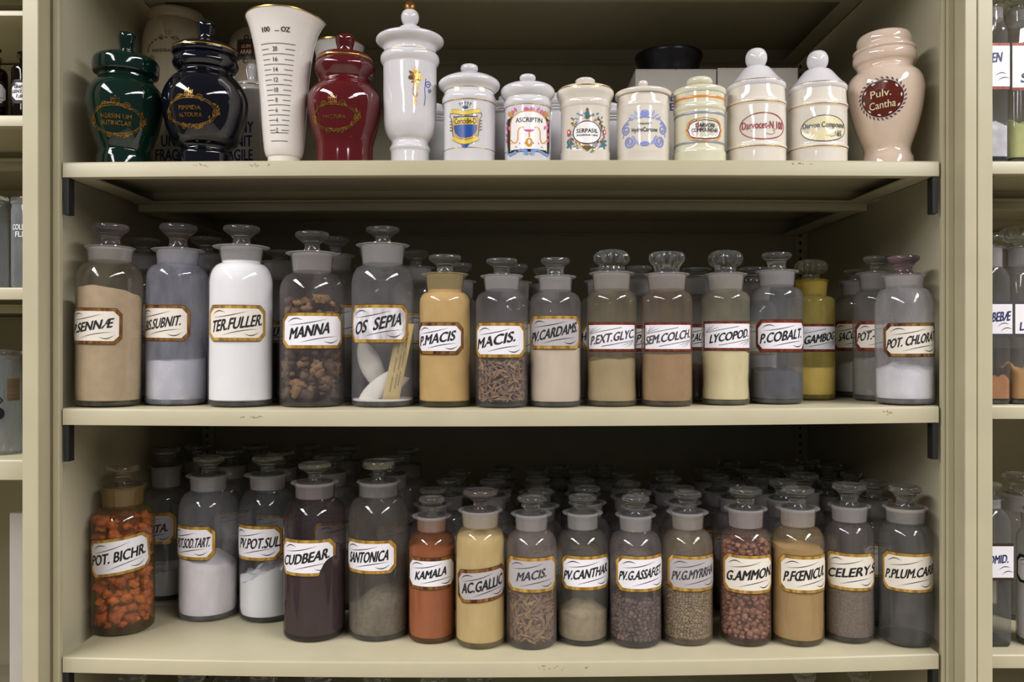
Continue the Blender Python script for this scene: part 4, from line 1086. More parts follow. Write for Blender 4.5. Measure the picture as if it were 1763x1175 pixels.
# -- jar with flower garland
j = Jar('ceramic_jar', 'cream lidded jar with round oval label inside a red and blue flower garland', 1007.5, 99)
j.body([(271, 86), (266, 86), (262, 84), (240, 84), (210, 84), (192, 85, 's'), (189, 88), (184, 89), (180, 88, 's'), (174, 92), (167, 98), (161, 98)], C_CREAM)
j.lid([(163, 90), (161, 94), (158, 94), (156, 90, 's'), (154, 70), (151, 38)], C_CREAM, [(152, 33), (148, 31, 's'), (146, 32), (141, 34), (139, 33), (137, 28)])
j.band(159.5, 2.2, GILT, 'gilt_rim', j.ltab)
d = j.decal(1011, 226)
d.disc(0, 0, 24, 19, WHITEP, 0.00034, 30); d.ring(0, 0, 24, 19, 1.6, PLUM, 0.0004)
rnd = random.Random(4)
for i in range(80):
    a = rnd.uniform(0, 2 * pi); q = rnd.uniform(1.08, 1.46)
    u, v = 25 * q * cos(a), 23 * q * sin(a)
    if abs(u) < 8 and v < 0: continue
    d.leaf(u, v, rnd.uniform(4, 8), rnd.uniform(1.8, 3.2), rnd.uniform(0, 6.28), rnd.choice([TEAL, TEAL, OLIVE, OLIVE, PALEBLUE, GOLDP]), 0.0003 + i * 0.000001)
for sg in (-1, 1):
    d.disc(sg * 33, 3, 4.2, 5, CORAL, 0.00044, 12); d.disc(sg * 33, 3, 1.8, 2.2, WHITEP, 0.00047, 8); d.disc(sg * 29, -10, 2, 3, CORAL, 0.00044, 10)
    for q in range(5): d.leaf(sg * 31, -18, 9, 4, q * 1.25, TEAL, 0.00042)
    d.ribbon([(sg * 22, 14), (sg * 27, 20), (sg * 18, 24)], 3, GOLDP, 0.0004); d.ribbon([(sg * 20, -14), (sg * 14, -22), (sg * 5, -26)], 3.4, GOLDP, 0.0004)
d.poly([(-6, -22), (6, -22), (5, -28), (0, -32), (-5, -28)], OLIVE, 0.00044); d.disc(0, 30, 4, 6, TEAL, 0.00042, 12); d.disc(0, 38, 2, 3, OLIVE, 0.00042, 10); d.disc(0, 25, 3, 3, OLIVE, 0.00044, 10)
d.text('SERPASIL', 0, 3, 36, 6.6, BLACKP, 0.00045, bold=0.03); d.text('(RESERPINE CIBA)', 0, -5, 36, 3.4, BLACKP, 0.00045, bold=0.03)
d.build('printed_decoration', j.b)

# -- jar with pale blue scrolls
j = Jar('ceramic_jar', 'cream jar with pale blue scroll border and tiny ball on its lid', 1107, 98)
j.body([(271, 90), (264, 91), (230, 91), (200, 91), (193, 91), (189, 92), (186, 91), (180, 90), (173, 89), (169, 89)], C_CREAM)
j.lid([(170, 96), (167, 98), (164, 98), (162, 95, 's'), (160, 60), (158, 32, 's'), (156, 29), (154, 20)], C_CREAM, [(155, 16), (152, 12), (150, 12), (147, 16), (144, 17), (141, 15), (139, 8)])
d = j.decal(1110, 225)
for sg in (-1, 1):
    d.spiral(sg * 27, -16, 11, 1.9, 3.0, LILAC, 0.0003, flip=sg, start=2.2); d.spiral(sg * 34, 5, 10, 1.8, 2.6, LILAC, 0.0003, flip=-sg, start=1.0)
    for (u, v, a, L) in ((15, 24, 0.5, 12), (18, 22, 0.0, 10), (13, 26, 1.2, 11), (22, 19, 0.9, 10), (27, 15, 0.2, 9), (10, 22, 0.3, 9)): d.leaf(sg * u, v, L, 2.8, a if sg > 0 else pi - a, LILAC, 0.0003)
    d.ribbon([(sg * 40, -8), (sg * 36, 16), (sg * 26, 22)], 1.4, LILAC, 0.0003); d.leaf(sg * 10, -22, 12, 4, 0.8 if sg > 0 else pi - 0.8, LILAC, 0.0003)
d.disc(0, 30, 8, 6, LILAC, 0.0003, 14); d.ribbon([(-9, 23), (0, 25), (9, 23)], 2, LILAC, 0.0003); d.disc(0, -21, 8, 4, LILAC, 0.0003, 14); d.ribbon([(-8, 31), (0, 34), (8, 31)], 1, C_CREAM, 0.00036)
d.text('Compound F', 0, 13, 22, 4.2, BLACKP, 0.00036, bold=0.03); d.text('HydroCortone', 0, 2, 44, 9.5, BLACKP, 0.00036, bold=0.02); d.ribbon([(-22, -8), (22, -8)], 0.6, GREYP, 0.0003)
d.build('printed_decoration', j.b)

# -- jar with orange and grey stripes
j = Jar('ceramic_jar', 'ivory jar with orange and grey stripes and an orange-framed black label', 1204, 92)
j.body([(272, 92), (267, 92), (262, 88), (240, 88), (210, 88), (198, 88, 's'), (195, 91), (190, 91), (187, 88, 's'), (180, 88), (172, 88), (167, 88)], C_IVORY)
j.lid([(168, 90), (165, 92), (161, 92), (158, 89), (155, 72), (153, 42)], C_IVORY, [(154, 33), (151, 34), (148, 42), (144, 46), (140, 45), (137, 40), (135, 24)])
j.band(178, 4.6, ORANGEP, 'orange_stripe'); j.band(205, 4.6, GREYP, 'grey_stripe'); j.band(254, 4.6, GREYP, 'grey_stripe')
d = j.decal(1214, 222)
def fancy(W, H):
    pts = []
    for i in range(72):
        t = 2 * pi * i / 72; c, s_ = cos(t), sin(t)
        q = (abs(c) ** 3.2 + abs(s_) ** 3.2) ** (-1 / 3.2) * (1 + 0.07 * cos(4 * t) * 0 + 0.06 * (abs(sin(2 * t)) < 0.28))
        pts.append((W * c * q, H * s_ * q))
    return pts
d.poly(fancy(32, 19.5), ORANGEP, 0.0003); d.poly(fancy(28.5, 16), PLUM, 0.00034); d.poly(fancy(27, 14.6), WHITEP, 0.00038)
d.text('DARVON', 0, 7, 32, 7, PLUM, 0.00044, bold=0.035); d.text('COMPOUND-65', 0, -1, 46, 6.4, PLUM, 0.00044, bold=0.035)
d.ribbon([(-22, -6.5), (22, -6.5)], 1.3, PLUM, 0.00044); d.ribbon([(-20, -9.5), (20, -9.5)], 0.9, PLUM, 0.00044)
d.build('printed_decoration', j.b)

# -- two ball-topped jars
def ball_jar(cx, dy, label, line1, oval, ink, ov2, lines):
    j = Jar('ceramic_jar', label, cx, 106)
    j.body([(274, 103), (266, 103), (263, 104, 's'), (261, 106), (258, 106), (255, 103, 's'), (240, 103), (210, 103), (190 + dy, 102, 's'), (187 + dy, 105), (183 + dy, 105), (180 + dy, 102, 's'), (172 + dy, 100), (156 + dy, 98)], C_CREAM)
    j.lid([(158 + dy, 99), (155 + dy, 102), (151 + dy, 103), (148 + dy, 101, 's'), (145 + dy, 94), (138 + dy, 80), (130 + dy, 66), (124 + dy, 56), (121 + dy, 50), (119 + dy, 44), (118 + dy, 28)], C_WHITE,
          [(119 + dy, 26), (116 + dy, 27), (113 + dy, 31), (107 + dy, 36.5), (101 + dy, 38), (95 + dy, 36.5), (89 + dy, 30), (85.5 + dy, 20), (84 + dy, 8)])
    j.band(149.5 + dy, 1.3, GILT, 'gilt_line', j.ltab); j.band(187 + dy, 1.4, GILT); j.band(262, 1.4, GILT)
    d = j.decal(oval[0], oval[1])
    if ov2: d.disc(0, 0, 42, 23, ov2, 0.00024, 32)
    d.ring(0, 0, 42, 23, 1.5, ink, 0.0003, n=44)
    for (t, u, v, w, h) in lines: d.text(t, u, v, w, h, ink, 0.00034, bold=0.025)
    d.ribbon([(-30, -5), (22, -5)], 0.8, ink, 0.0003); d.ribbon([(-22, -8), (18, -8)], 0.8, ink, 0.0003)
    d.ribbon([(18, -4), (20, -12), (12, -15), (2, -13)], 0.8, ink, 0.0003)
    d.build('printed_decoration', j.b)
ball_jar(1302, 0, 'cream ball-topped jar with red lettering in a red oval', None, (1315, 216), REDP, None, [('Darvocet-N 100', 0, 2, 76, 13)])
ball_jar(1407.5, 4, 'cream ball-topped jar with grey lettering in a filled oval', None, (1420, 220), SLATE, SANDP, [('Darvon Compound', 0, 5, 76, 12), ('65', 27, -9, 9, 10)])

j = Jar('apothecary_jar', 'peach glazed lidded jar with brown wreath badge at the end of the top shelf', 1528, 136, Y=0.008, lean=-1.6)
j.body([(276, 92), (270, 86), (263, 82), (255, 84), (245, 92), (230, 104), (204, 121), (179, 132), (160, 136), (150, 135), (141, 131), (133, 122), (126, 106), (121, 98), (115, 99), (110, 108), (105, 112), (99, 112), (94, 108)], C_PEACH)
j.lid([(95, 104), (92, 110), (89, 111), (86, 106), (84, 98, 's'), (80, 96), (74, 97), (68, 95), (63, 88), (60, 74), (58, 50)], C_PEACH)
d = j.decal(1522, 165)
d.disc(0, 0, 36, 32, BROWNP, 0.0003, 36); d.ring(0, 0, 36, 32, 2.0, PLUM, 0.00034, n=40)
for i in range(30):
    a = 2 * pi * i / 30
    for (q, m, e) in ((1.06, PLUM, 0.0003), (0.90, SANDP, 0.00036)):
        if q < 1 and i % 3: continue
        d.leaf(36 * q * cos(a), 32 * q * sin(a), 7.5, 2.4 if q > 1 else 3.2, a + (0.9 if q > 1 else 1.57), m, e)
d.text('Pulv.', -2, 9, 34, 13, SANDP, 0.0004, bold=0.01, slope=0.06); d.text('Cantha', 0, -11, 46, 13, SANDP, 0.0004, bold=0.01, slope=0.06)
d.build('printed_decoration', j.b)

# ---- second row on the top board
j = Jar('apothecary_jar', 'large bone-coloured jar with faded lettering behind the green and blue jars', 304, 113, Y=0.184)
j.body([(300, 84), (270, 90), (240, 104), (200, 116), (150, 121), (110, 121), (80, 119), (64, 114), (52, 106), (44, 94), (46, 88, 's'), (43, 92), (39, 97), (32, 99), (28, 98), (25, 95)], C_BONE)
d = j.decal(290, 80)
for a in range(0, 181, 15): d.leaf(38 * cos(radians(a)), 18 * sin(radians(a)) - 4, 7, 2.6, radians(a) + 1.2, OLIVE, 0.0003)
for sg in (-1, 1): d.spiral(sg * 30, -22, 6, 1.5, 1.2, OLIVE, 0.0003, flip=sg); d.spiral(sg * 12, 14, 5, 1.4, 1.2, OLIVE, 0.0003, flip=sg)
for i in (-1, 0, 1): d.ribbon([(i * 4, 20), (i * 5, 30)], 0.8, OLIVE, 0.0003)
d.text('MANDRAGORA', -2, -8, 54, 6, OLIVE, 0.0003, bold=0.02); d.build('printed_decoration', j.b)

j = Jar('apothecary_jar', 'bone-coloured jar with dark square badge, half hidden behind the white measure', 446, 112, Y=0.215)
j.body([(300, 70), (260, 84), (220, 100), (160, 112), (110, 112), (85, 106), (68, 94), (58, 74), (53, 56), (48, 50), (40, 50), (36, 54)], C_BONE)
d = j.decal(424, 84)
d.band([-18 + i * 2 for i in range(19)], lambda u: -18, lambda u: 18, SLATE, 0.0003); d.band([-14 + i * 2 for i in range(15)], lambda u: -13, lambda u: 13, BROWNP, 0.00036)
d.text('GUM', 0, 5, 16, 6, SANDP, 0.0004, bold=0.03); d.text('ARAB', 0, -5, 20, 7, SANDP, 0.0004, bold=0.03)
for v in (21, -21): d.ring(0, v, 4, 3.5, 1.6, BLACKP, 0.00032, n=16)
d.build('printed_decoration', j.b)

j = Jar('ceramic_jar', 'white lidded jar with gilt rim and bottle-shaped knob behind the lettered carton', 434, 62, Y=0.155)
j.body([(300, 60), (270, 62), (200, 62), (165, 62), (156, 60)], C_WHITE)
j.lid([(157, 60), (154, 63), (150, 63), (147, 58), (144, 40), (142, 22)], C_WHITE, [(143, 17), (139, 15), (132, 15), (124, 18), (117, 19), (112, 16), (110, 8)])
j.band(152.5, 2.0, GILT, 'gilt_rim', j.ltab)

j = Jar('measuring_beaker', 'small white graduated measure behind the red jar', 583, 84, Y=0.13, cat='beaker')
p = j.pts([(290, 46), (270, 50), (220, 56), (170, 64), (130, 70), (100, 78), (86, 86), (80, 92)], 0.0); j.tab = p; t = 3 * j.k
mb = MB(); mb.lathe([(0.0003, 0)] + p + [(p[-1][0] - t * .6, p[-1][1] + t * .2)] + [(max(0.002, r - t), z) for r, z in reversed(p) if z > 0.01] + [(0.0003, 0.01)], 56); mb.build('body', ceramic((228, 222, 214)), j.b)
mb = MB(); mb.lathe([(p[-1][0] + 0.0003, p[-1][1] - 0.001), (p[-1][0] + 0.0003, p[-1][1] + 0.0004)], 56); mb.build('gilt_rim', GILT, j.b)
d = j.decal(556, 130)
for i in range(9): d.ribbon([(-7, 28 - i * 7), (-1 if i % 2 else 5, 28 - i * 7)], 1.0, GREYINK, 0.0003)
d.build('graduation_marks', j.b)

for (cx, yl, w, Y, lab) in ((870, 190, 78, 0.10, 'white lidded jar behind the yellow and blue shield jar'), (957, 186, 76, 0.11, 'white lidded jar glimpsed between the pink panelled and garland jars'),
                            (1054, 203, 72, 0.10, 'cream lidded jar glimpsed behind the garland and blue scroll jars'), (752, 204, 72, 0.12, 'white lidded jar behind the tall gold-tipped urn')):
    j = Jar('ceramic_jar', lab, cx, w + 10, Y=Y, group='jars of the second row on the top shelf')
    j.body([(300, w - 2), (280, w), (230, w), (yl + 14, w, 's'), (yl + 11, w + 4), (yl + 6, w + 4), (yl + 4, w)], C_WHITE)
    j.lid([(yl + 5, w + 4), (yl, w + 10), (yl - 5, w + 8), (yl - 10, w * .6), (yl - 13, 22)], C_WHITE, [(yl - 12, 18), (yl - 16, 22), (yl - 21, 24), (yl - 25, 12)])
    j.band(yl + 8, 1.6, GILT)

def carton(name, label, px0, px1, ytop, Y, depth, mat, lines, cat='carton'):
    D = CAM_D + Y; x0, x1 = px2x(px0, D), px2x(px1, D); z0 = max(shelf_z('top', x0), shelf_z('top', x1), shelf_z('top', (x0 + x1) / 2)) + 0.0002; h = px2z(ytop, D) - z0
    t = empty(name, ((x0 + x1) / 2, Y + depth / 2, z0), label, cat)
    w = (x1 - x0) / 2
    mb = MB(); mb.box(-w, w, -depth / 2, depth / 2, 0, h - 0.0012); bevel_obj(mb.build('carton_body', mat, t, smooth=False), 0.001)
    mb = MB(); mb.box(-w + 0.0003, -0.0004, -depth / 2 + 0.0003, depth / 2 - 0.0003, h - 0.0012, h); mb.box(0.0004, w - 0.0003, -depth / 2 + 0.0003, depth / 2 - 0.0003, h - 0.0012, h)
    mb.build('flap', mat, t, smooth=False)
    if lines:
        d = Decal(lambda u, v, e: (u, -depth / 2 - e, v))
        k = D / F
        for (s_, u, v, ww, hh) in lines: d.text(s_, px2x(u, D) - (x0 + x1) / 2, px2z(v, D) - z0, ww * k, hh * k, BLUEINK, 0.0003, bold=0.03)
        d.build('printed_lettering', t)
    return t
CARD = principled('white_card', lin((206, 202, 198)), 0.75, var=0.05, scale=30); CARD2 = principled('grey_card', lin((176, 170, 160)), 0.8, var=0.06, scale=30)
carton('carton', 'white carton with dark blue capitals behind the blue jar', 282, 447, 152, 0.118, 0.030, CARD,
       [('ANY', 419, 219, 34, 19), ('UNIT', 414, 243, 40, 19), ('FRAGILE', 405, 267, 60, 19), ('FRAGILE', 298, 267, 60, 19), ('UNIT', 298, 243, 40, 19)])
carton('carton', 'grey carton with blue print under the dark bowl', 1094, 1233.5, 119, 0.160, 0.16, CARD2, [('RE', 1152, 168, 22, 13), ('EE', 1152, 184, 22, 13)])
carton('carton', 'plain grey carton behind the ball-topped jars', 1235.5, 1374, 117, 0.160, 0.16, CARD2, [])
# dark bowl on the carton
D = CAM_D + 0.23; X = px2x(1151, D)
bw = [o for o in COL.objects if o.get('label') == 'grey carton with blue print under the dark bowl'][0]
zt = px2z(119, CAM_D + 0.160)
k = D / F
mb = MB()
pr = [(0.0003, 0.0), (44 * k, 0.0), (47 * k, 4 * k), (50 * k, 20 * k), (53 * k, 36 * k), (57 * k, 44 * k), (58 * k, 49 * k), (57 * k, 52 * k), (54 * k, 50 * k), (47 * k, 14 * k), (0.0003, 9 * k)]
mb.lathe(pr, 48); o = mb.build('bowl', principled('black_stoneware', lin((20, 20, 26)), 0.3), sharp=50); o.location = (X, D - CAM_D, zt + 0.0004)
setp(o, 'black bowl standing on a grey carton at the back of the top shelf', 'bowl')
mb = MB(); mb.lathe([(0.0003, 0), (0.004, 0), (0.0045, -0.001), (0.0035, -0.0025), (0.0003, -0.0028)], 20)
o = mb.build('panel_bolt', STEEL_IN, unit); o.rotation_euler = (-pi / 2, 0, 0); o.location = (px2x(1066, CAM_D + 0.425) - unit.location.x, 0.4287, px2z(157, CAM_D + 0.425)); o.rotation_euler = (pi / 2 * -1, 0, 0)

# ------------------------------------------------------------------ bottles standing behind the front rows
def rear_label(row, X, k=[{}]):
    best = min((f for f in FRONT if f[1] == row), key=lambda f: abs(f[3] / (CAM_D + f[4]) - X))
    key = (row, best[0]); k[0][key] = k[0].get(key, 0) + 1
    n = k[0][key]
    return best[0], n
ORD = ['second', 'third', 'fourth', 'fifth', 'sixth', 'seventh', 'eighth', 'ninth', 'tenth']
rear_specs = []
def free_D(row, cx, D, r, cap=1.262):
    """step back from the camera until the bottle clears those already standing there"""
    while D < cap:
        X, Y = px2x(cx, D), D - CAM_D
        if all((X - a) ** 2 + (Y - b) ** 2 > (r + c + 0.0008) ** 2 for a, b, c in PLAN[row]) and -0.483 + r < X < 0.460 - r: return D
        D += 0.003
    return None
def rear(row, cx, ytop, wd, D, proto, fillc=None, sxy=None):
    phi = atan2(cx - CX, F)
    for sc in (1.0, 0.92, 0.84):
        sx = sc * max(0.82, min(1.25, wd / 2 * D / F * cos(phi) / proto['_rd']))
        r = max(proto['_r'], proto['_rl']) * sx
        D2 = free_D(row, cx, D, r)
        if D2 and D2 < D + 0.07: break
    if not D2: return
    X, Y = px2x(cx, D2), D2 - CAM_D; zs = max(shelf_z(row, X - r), shelf_z(row, X + r))
    PLAN[row].append((X, Y, r))
    first = proto.get('_free', 0)
    o = copy_tree(proto) if not first else proto
    if first: proto['_free'] = 0
    o.location = (X, Y, zs); o.scale = (sx, sx, (px2z(ytop, D2) - zs) / proto['_h'])
    dth = atan2(-D2, -X) - proto['_th']
    o.rotation_euler = (0, 0, dth + random.uniform(-.5, .5))
    rear_specs.append((row, X / D2, D2, o))
    if fillc:
        for ch in o.children:
            if ch.name.split('.')[0] == 'contents':
                ch.material_slots[0].link = 'OBJECT'; ch.material_slots[0].material = powder(fillc, 0.15, 80)
    return o

def proto(row, D, **kw):
    b = bottle('', row, 881.5, **kw)
    PLAN[row].pop()
    X, Y, Z = b.location
    b['_th'] = atan2(-(Y + CAM_D), -X); b['_rl'] = kw['wl'] / 2 * (Y + CAM_D) / F; b['_free'] = 1
    return b
SMALL = proto('bottom', 1.0, w=81, yb=1112, ysh=938, yn=912, wnb=52, wnt=55, yl=884, wl=69, yt=856, wd=47, ws=24, lab=(0, 116, 960, 1018), foil='gold', panel=LABELGREY, fill=dict(k='powder', c=(150, 130, 100), y=1000), haze=0.12)
MEDIUM = proto('bottom', 1.0, w=88, yb=1114, ysh=934, yn=904, wnb=61, wnt=65, yl=871, wl=76, yt=838, wd=58, ws=29, lab=(0, 116, 956, 1022), foil='gold', panel=LABELCREAM, fill=dict(k='powder', c=(170, 150, 120), y=1010), haze=0.12)
LARGE = proto('bottom', 1.0, w=103, yb=1106, ysh=886, yn=852, wnb=66, wnt=69, yl=824, wl=80, yt=792, wd=56, ws=24, lab=(0, 118, 926, 988), foil='gold', panel=LABELGREY, fill=dict(k='powder', c=(190, 186, 180), y=1000), haze=0.14)
TONES = [(150, 122, 88), (190, 182, 172), (96, 78, 66), (168, 150, 112), (120, 96, 74), (206, 200, 194), (140, 92, 70), (84, 74, 70), (184, 160, 110), (110, 104, 96)]
def zD(z, y): return -z * F / (y - CY)
rr = random.Random(5)
for (cx, y, wd) in [(745, 841, 45), (773, 826, 42), (791, 811, 38), (847.5, 827, 43), (859, 816, 40), (868, 803, 38), (930, 843, 45), (925, 822, 43), (925, 809, 38), (1011, 838, 45), (1003, 825, 42), (998, 808, 38),
                    (1100, 845, 43), (1081, 829, 43), (1072, 815, 38), (1175, 838, 44), (1151, 821, 43), (1139, 808, 40), (1263, 831, 43), (1217, 805, 42), (960, 800, 38), (1040, 801, 38)]:
    rear('bottom', cx, y, wd, zD(-0.1755, y), SMALL, rr.choice(TONES))
for (cx, y, wd) in [(1234, 818, 49), (1310, 820, 48), (1288, 806, 41), (1348, 827, 50), (1385, 815.6, 49), (1425, 826, 50), (1504, 828, 48), (1465, 813, 48), (1362, 801, 46), (1429, 800, 46), (1255, 793, 42), (1330, 794, 42), (1390, 790, 42)]:
    rear('bottom', cx, y, wd, zD(-0.163, y), MEDIUM, rr.choice(TONES))
for (cx, y, wd) in [(567, 784, 52), (671, 787, 50), (396, 774, 48), (484, 777, 46), (597, 767, 46), (340, 766, 44), (440, 766, 44), (530, 766, 44), (700, 772, 44)]:
    rear('bottom', cx, y, wd, zD(-0.1445, y) if y > 780 else max(1.06, zD(-0.1445, y)), LARGE, rr.choice(TONES))
# bottles one shelf lower, of which only the stoppers reach into view
for (cx, y, wd, p) in [(229, 1163, 44, LARGE), (331, 1160, 50, LARGE), (390, 1169, 44, LARGE), (454, 1162, 48, LARGE), (549, 1160, 50, LARGE), (649, 1166, 48, LARGE), (747, 1169, 46, LARGE), (826, 1166, 44, LARGE), (1385, 1157, 36, SMALL), (1480, 1156, 34, SMALL)]:
    rear('lower', cx, y, wd, 0.935, p, rr.choice(TONES))
# middle board: four with a piece of their label in sight, the rest by their stoppers
def behind(lbl, cx, w, ysh, yn, wnb, wnt, yl, wl, yt, wd, ws, Y, lab, txt, fillc, y, **kw):
    return bottle('', 'middle', cx, w, 695, ysh, yn, wnb, wnt, yl, wl, yt, wd, ws, Y=Y, lab=lab, txt=txt, fill=dict(k='powder', c=fillc, y=y), haze=0.10, label=lbl, **kw)
behind('dark bottle seen between TER.FULLER and MANNA, its label showing only U', 482, 88, 510, 482, 56, 60, 452, 74, 432, 52, 26, 0.10, (-6, 110, 553, 592), ('U', 471, 479.5), (70, 56, 50), 560, foil='gold', capx=13)
behind('bottle seen between PV.CARDAMS and P.EXT.GLYC, its label showing only H', 1037, 76, 530, 510, 50, 54, 484, 64, 462, 44, 24, 0.085, (-8, 116, 556, 604), ('H', 1003, 1010.5), (120, 104, 84), 600, foil='gold', capx=13)
behind('bottle seen between P.EXT.GLYC and SEM.COLCH, its label showing only P.', 1100, 72, 530, 508, 50, 54, 482, 62, 459, 44, 24, 0.088, (0, 110, 560, 606), ('P.', 1097, 1106), (110, 90, 70), 610, foil='red', capx=13)
behind('bottle seen between SEM.COLCH and LYCOPOD, its label showing P.AU', 1199, 76, 526, 506, 52, 56, 480, 66, 462, 52, 26, 0.088, (0, 116, 558, 604), ('P.AU', 1190, 1209), (120, 86, 66), 628, foil='red', capx=13)
for (cx, y, wd, D, p) in [(246, 411, 60, 0.99, LARGE), (355, 409, 55, 0.99, LARGE), (578, 409, 46, 0.985, LARGE), (716, 433, 46, 0.985, LARGE), (790, 454, 44, 0.97, MEDIUM), (886, 456, 46, 0.97, MEDIUM), (1297, 461, 54, 0.985, MEDIUM), (420, 424, 46, 1.0, LARGE), (640, 430, 46, 1.0, LARGE), (940, 462, 42, 1.0, MEDIUM)]:
    rear('middle', cx, y, wd, D, p, rr.choice(TONES))
# one label each, counted back from the front bottle that it stands behind
groups = {}
for (row, t, D, o) in rear_specs:
    f = min((f for f in FRONT if f[1] == (row if row != 'lower' else 'bottom')), key=lambda f: abs(f[3] / (CAM_D + f[4]) - t))
    groups.setdefault((row, f[0]), []).append((D, o))
for (row, T), lst in groups.items():
    lst.sort(key=lambda q: q[0])
    for i, (D, o) in enumerate(lst):
        o['category'] = 'bottle'
        if row == 'lower':
            o['label'] = 'stopper top of %s bottle on the lowest shelf below the %s bottle' % (('a', 'another')[min(i, 1)], T); o['group'] = 'bottles on the lowest shelf'
        else:
            o['label'] = '%s stoppered bottle in line behind the one lettered %s on the %s shelf' % (ORD[min(i, 8)], T, row); o['group'] = 'bottles behind the front row of the %s shelf' % row

# ------------------------------------------------------------------ the neighbouring units
def square_bottle(row, xl, xr, Y, ysh, yn, yl, yt, wn, labely, bandm, texts, fill, label, base_px=0):
    D = CAM_D + Y; Rr = (px2x(xr, D) - px2x(xl, D)) / 2; X = (px2x(xl, D) + px2x(xr, D)) / 2; Dc = D + Rr; zs = shelf_z(row, X) + 0.0002
    Z = lambda y: px2z(y, D) - zs
    k = D / F; rn = wn / 2 * k
    b = empty('square_bottle', (X, Dc - CAM_D, zs), label, 'bottle')
    def sq(a, e=7.0): return (abs(cos(a)) ** e + abs(sin(a)) ** e) ** (-1 / e)
    zsh, zn, zl, zt = Z(ysh), Z(yn), Z(yl), Z(yt)
    def fr(r, z, a):
        t = 1 if z <= zsh else max(0.0, 1 - (z - zsh) / max(1e-6, (zn - zsh)))
        return r * (1 + t * (sq(a) - 1)), z
    prof = [(0.0003, 0.0004), (Rr * .9, 0.0004), (Rr * .98, 0.002), (Rr, 0.005)] + [(Rr, 0.005 + (zsh - .005) * i / 4) for i in range(1, 5)]
    prof += [(rn + (Rr - rn) * cos(i / 8 * pi / 2), zsh + (zn - zsh) * sin(i / 8 * pi / 2)) for i in range(1, 9)] + [(rn, zl - 0.003), (rn * 1.2, zl - 0.002), (rn * 1.22, zl), (rn * .95, zl)]
    mb = MB(); mb.lathe(prof, 72, fr=fr)
    mb.lathe([(0.0003, 0.001), (Rr * .93, 0.001), (Rr * .95, 0.0045), (0.0003, 0.0055)], 72, m=1, fr=lambda r, z, a: (r * sq(a), z))
    mb.build('body', [shell_glass(0.10, (150, 150, 154)), solid_glass((196, 208, 198), 'bottom_glass')], b)
    mb = MB(); mb.lathe([(0.0002, zl - 0.0002)] + stopper_profile('disc', rn * .5, rn * 1.05, zl, zt, rn * .9), 36)
    mb.lathe([(rn * .92, zl - 0.001), (rn * .92, zn + 0.001), (0.0003, zn + 0.0006)], 36, m=1)
    mb.build('stopper', [solid_glass(), frosted()], b)
    if fill:
        mb = MB(); ztp = Z(fill[1]); Rf = Rr * .955; n = 48; seed = Vector((xl, xr, 1)); prev = None
        for (q, zz) in [(0.01, None), (0.3, None), (0.6, None), (0.85, None), (1.0, None)] + [(1.0, ztp * (1 - i / 6) + 0.006 * i / 6) for i in range(1, 7)]:
            ring = []
            for i in range(n):
                a = 2 * pi * i / n; r = Rf * q * sq(a); x, y = r * cos(a), r * sin(a)
                z = ztp + fill[2] * k * mnoise.noise(Vector((x, y, 0)) * 70 + seed) * 2 if zz is None else min(zz, ztp)
                ring.append(mb.vert((x, y, max(z, 0.007) if zz is None else zz)))
            if prev:
                for i in range(n): mb.face((prev[i], prev[(i + 1) % n], ring[(i + 1) % n], ring[i]))
            prev = ring
        mb.build('contents', powder(fill[0], 0.15, 90, 0.4), b, sharp=70)
    y0, y1 = labely; hw = Rr * 0.985; v0, v1 = Z(y1), Z(y0)
    d = Decal(lambda u, v, e: (u, -Rr - e - 0.0002, v))
    uu = [-hw + 2 * hw * i / 8 for i in range(9)]
    d.band(uu, lambda u: v0, lambda u: v1, bandm, 0.0001); lo = d.build('label', b)
    d = Decal(lambda u, v, e: (u, -Rr - e - 0.0002, v)); bw = 5 * k
    d.band(uu, lambda u: v0 + bw, lambda u: v1 - bw, LABELWHITE, 0.0003); d.build('label_panel', lo)
    d = Decal(lambda u, v, e: (u, -Rr - e - 0.0002, v))
    for (t, pa, pb, py, h) in texts: d.text(t, (px2x(pa, D) + px2x(pb, D)) / 2 - X, Z(py), px2x(pb, D) - px2x(pa, D), h * k, BLUEINK, 0.00045, bold=0.05, shear=0.12, slope=0.08)
    ym = y1 - (y1 - y0) * .28
    for q in range(2): d.ribbon([((px2x(xr - 26 + i * 2.0 + q * 5, D)) - X, Z(ym + q * 8 - 4 * sin(i / 10 * pi) - i * .4)) for i in range(11)], 1.4 * k, INK, 0.00045, taper=True)
    d.build('lettering', lo)
    return b
square_bottle('r277', 1694, 1738.5, 0.006, 52, 30, 8, -14, 44, (74, 154), REDFOIL, [('EN', 1708, 1724.5, 99, 16)], ((232, 230, 236), 216, 12), 'square clear bottle of white lumpy powder, label ending EN, on the upper neighbouring shelf')
square_bottle('r277', 1742, 1808, 0.010, 50, 30, 8, -14, 44, (74, 156), REDFOIL, [('S', 1758, 1768, 134, 16)], ((206, 208, 140), 206, 6), 'square bottle of yellow-green powder cut by the picture edge')
square_bottle('r698', 1690, 1743, 0.012, 478, 460, 424, 404, 46, (519, 580), GREYINK, [('CUBEBÆ', 1690, 1739, 546, 16)], ((190, 132, 84), 655, 14), 'square bottle of orange-brown powder with white label ending BEBAE')
square_bottle('r698', 1747, 1812, 0.012, 474, 456, 424, 404, 46, (519, 580), GREYINK, [('L', 1756, 1763, 562, 14)], ((196, 148, 92), 636, 14), 'square bottle of tan granules on the neighbouring middle shelf cut by the picture edge')
square_bottle('r1128', 1690, 1745, 0.020, 900, 880, 862, 836, 40, (936, 1000), DARKLINE, [('BROMID.', 1688, 1736, 964, 14)], None, 'empty square bottle with white label ending OMID.')
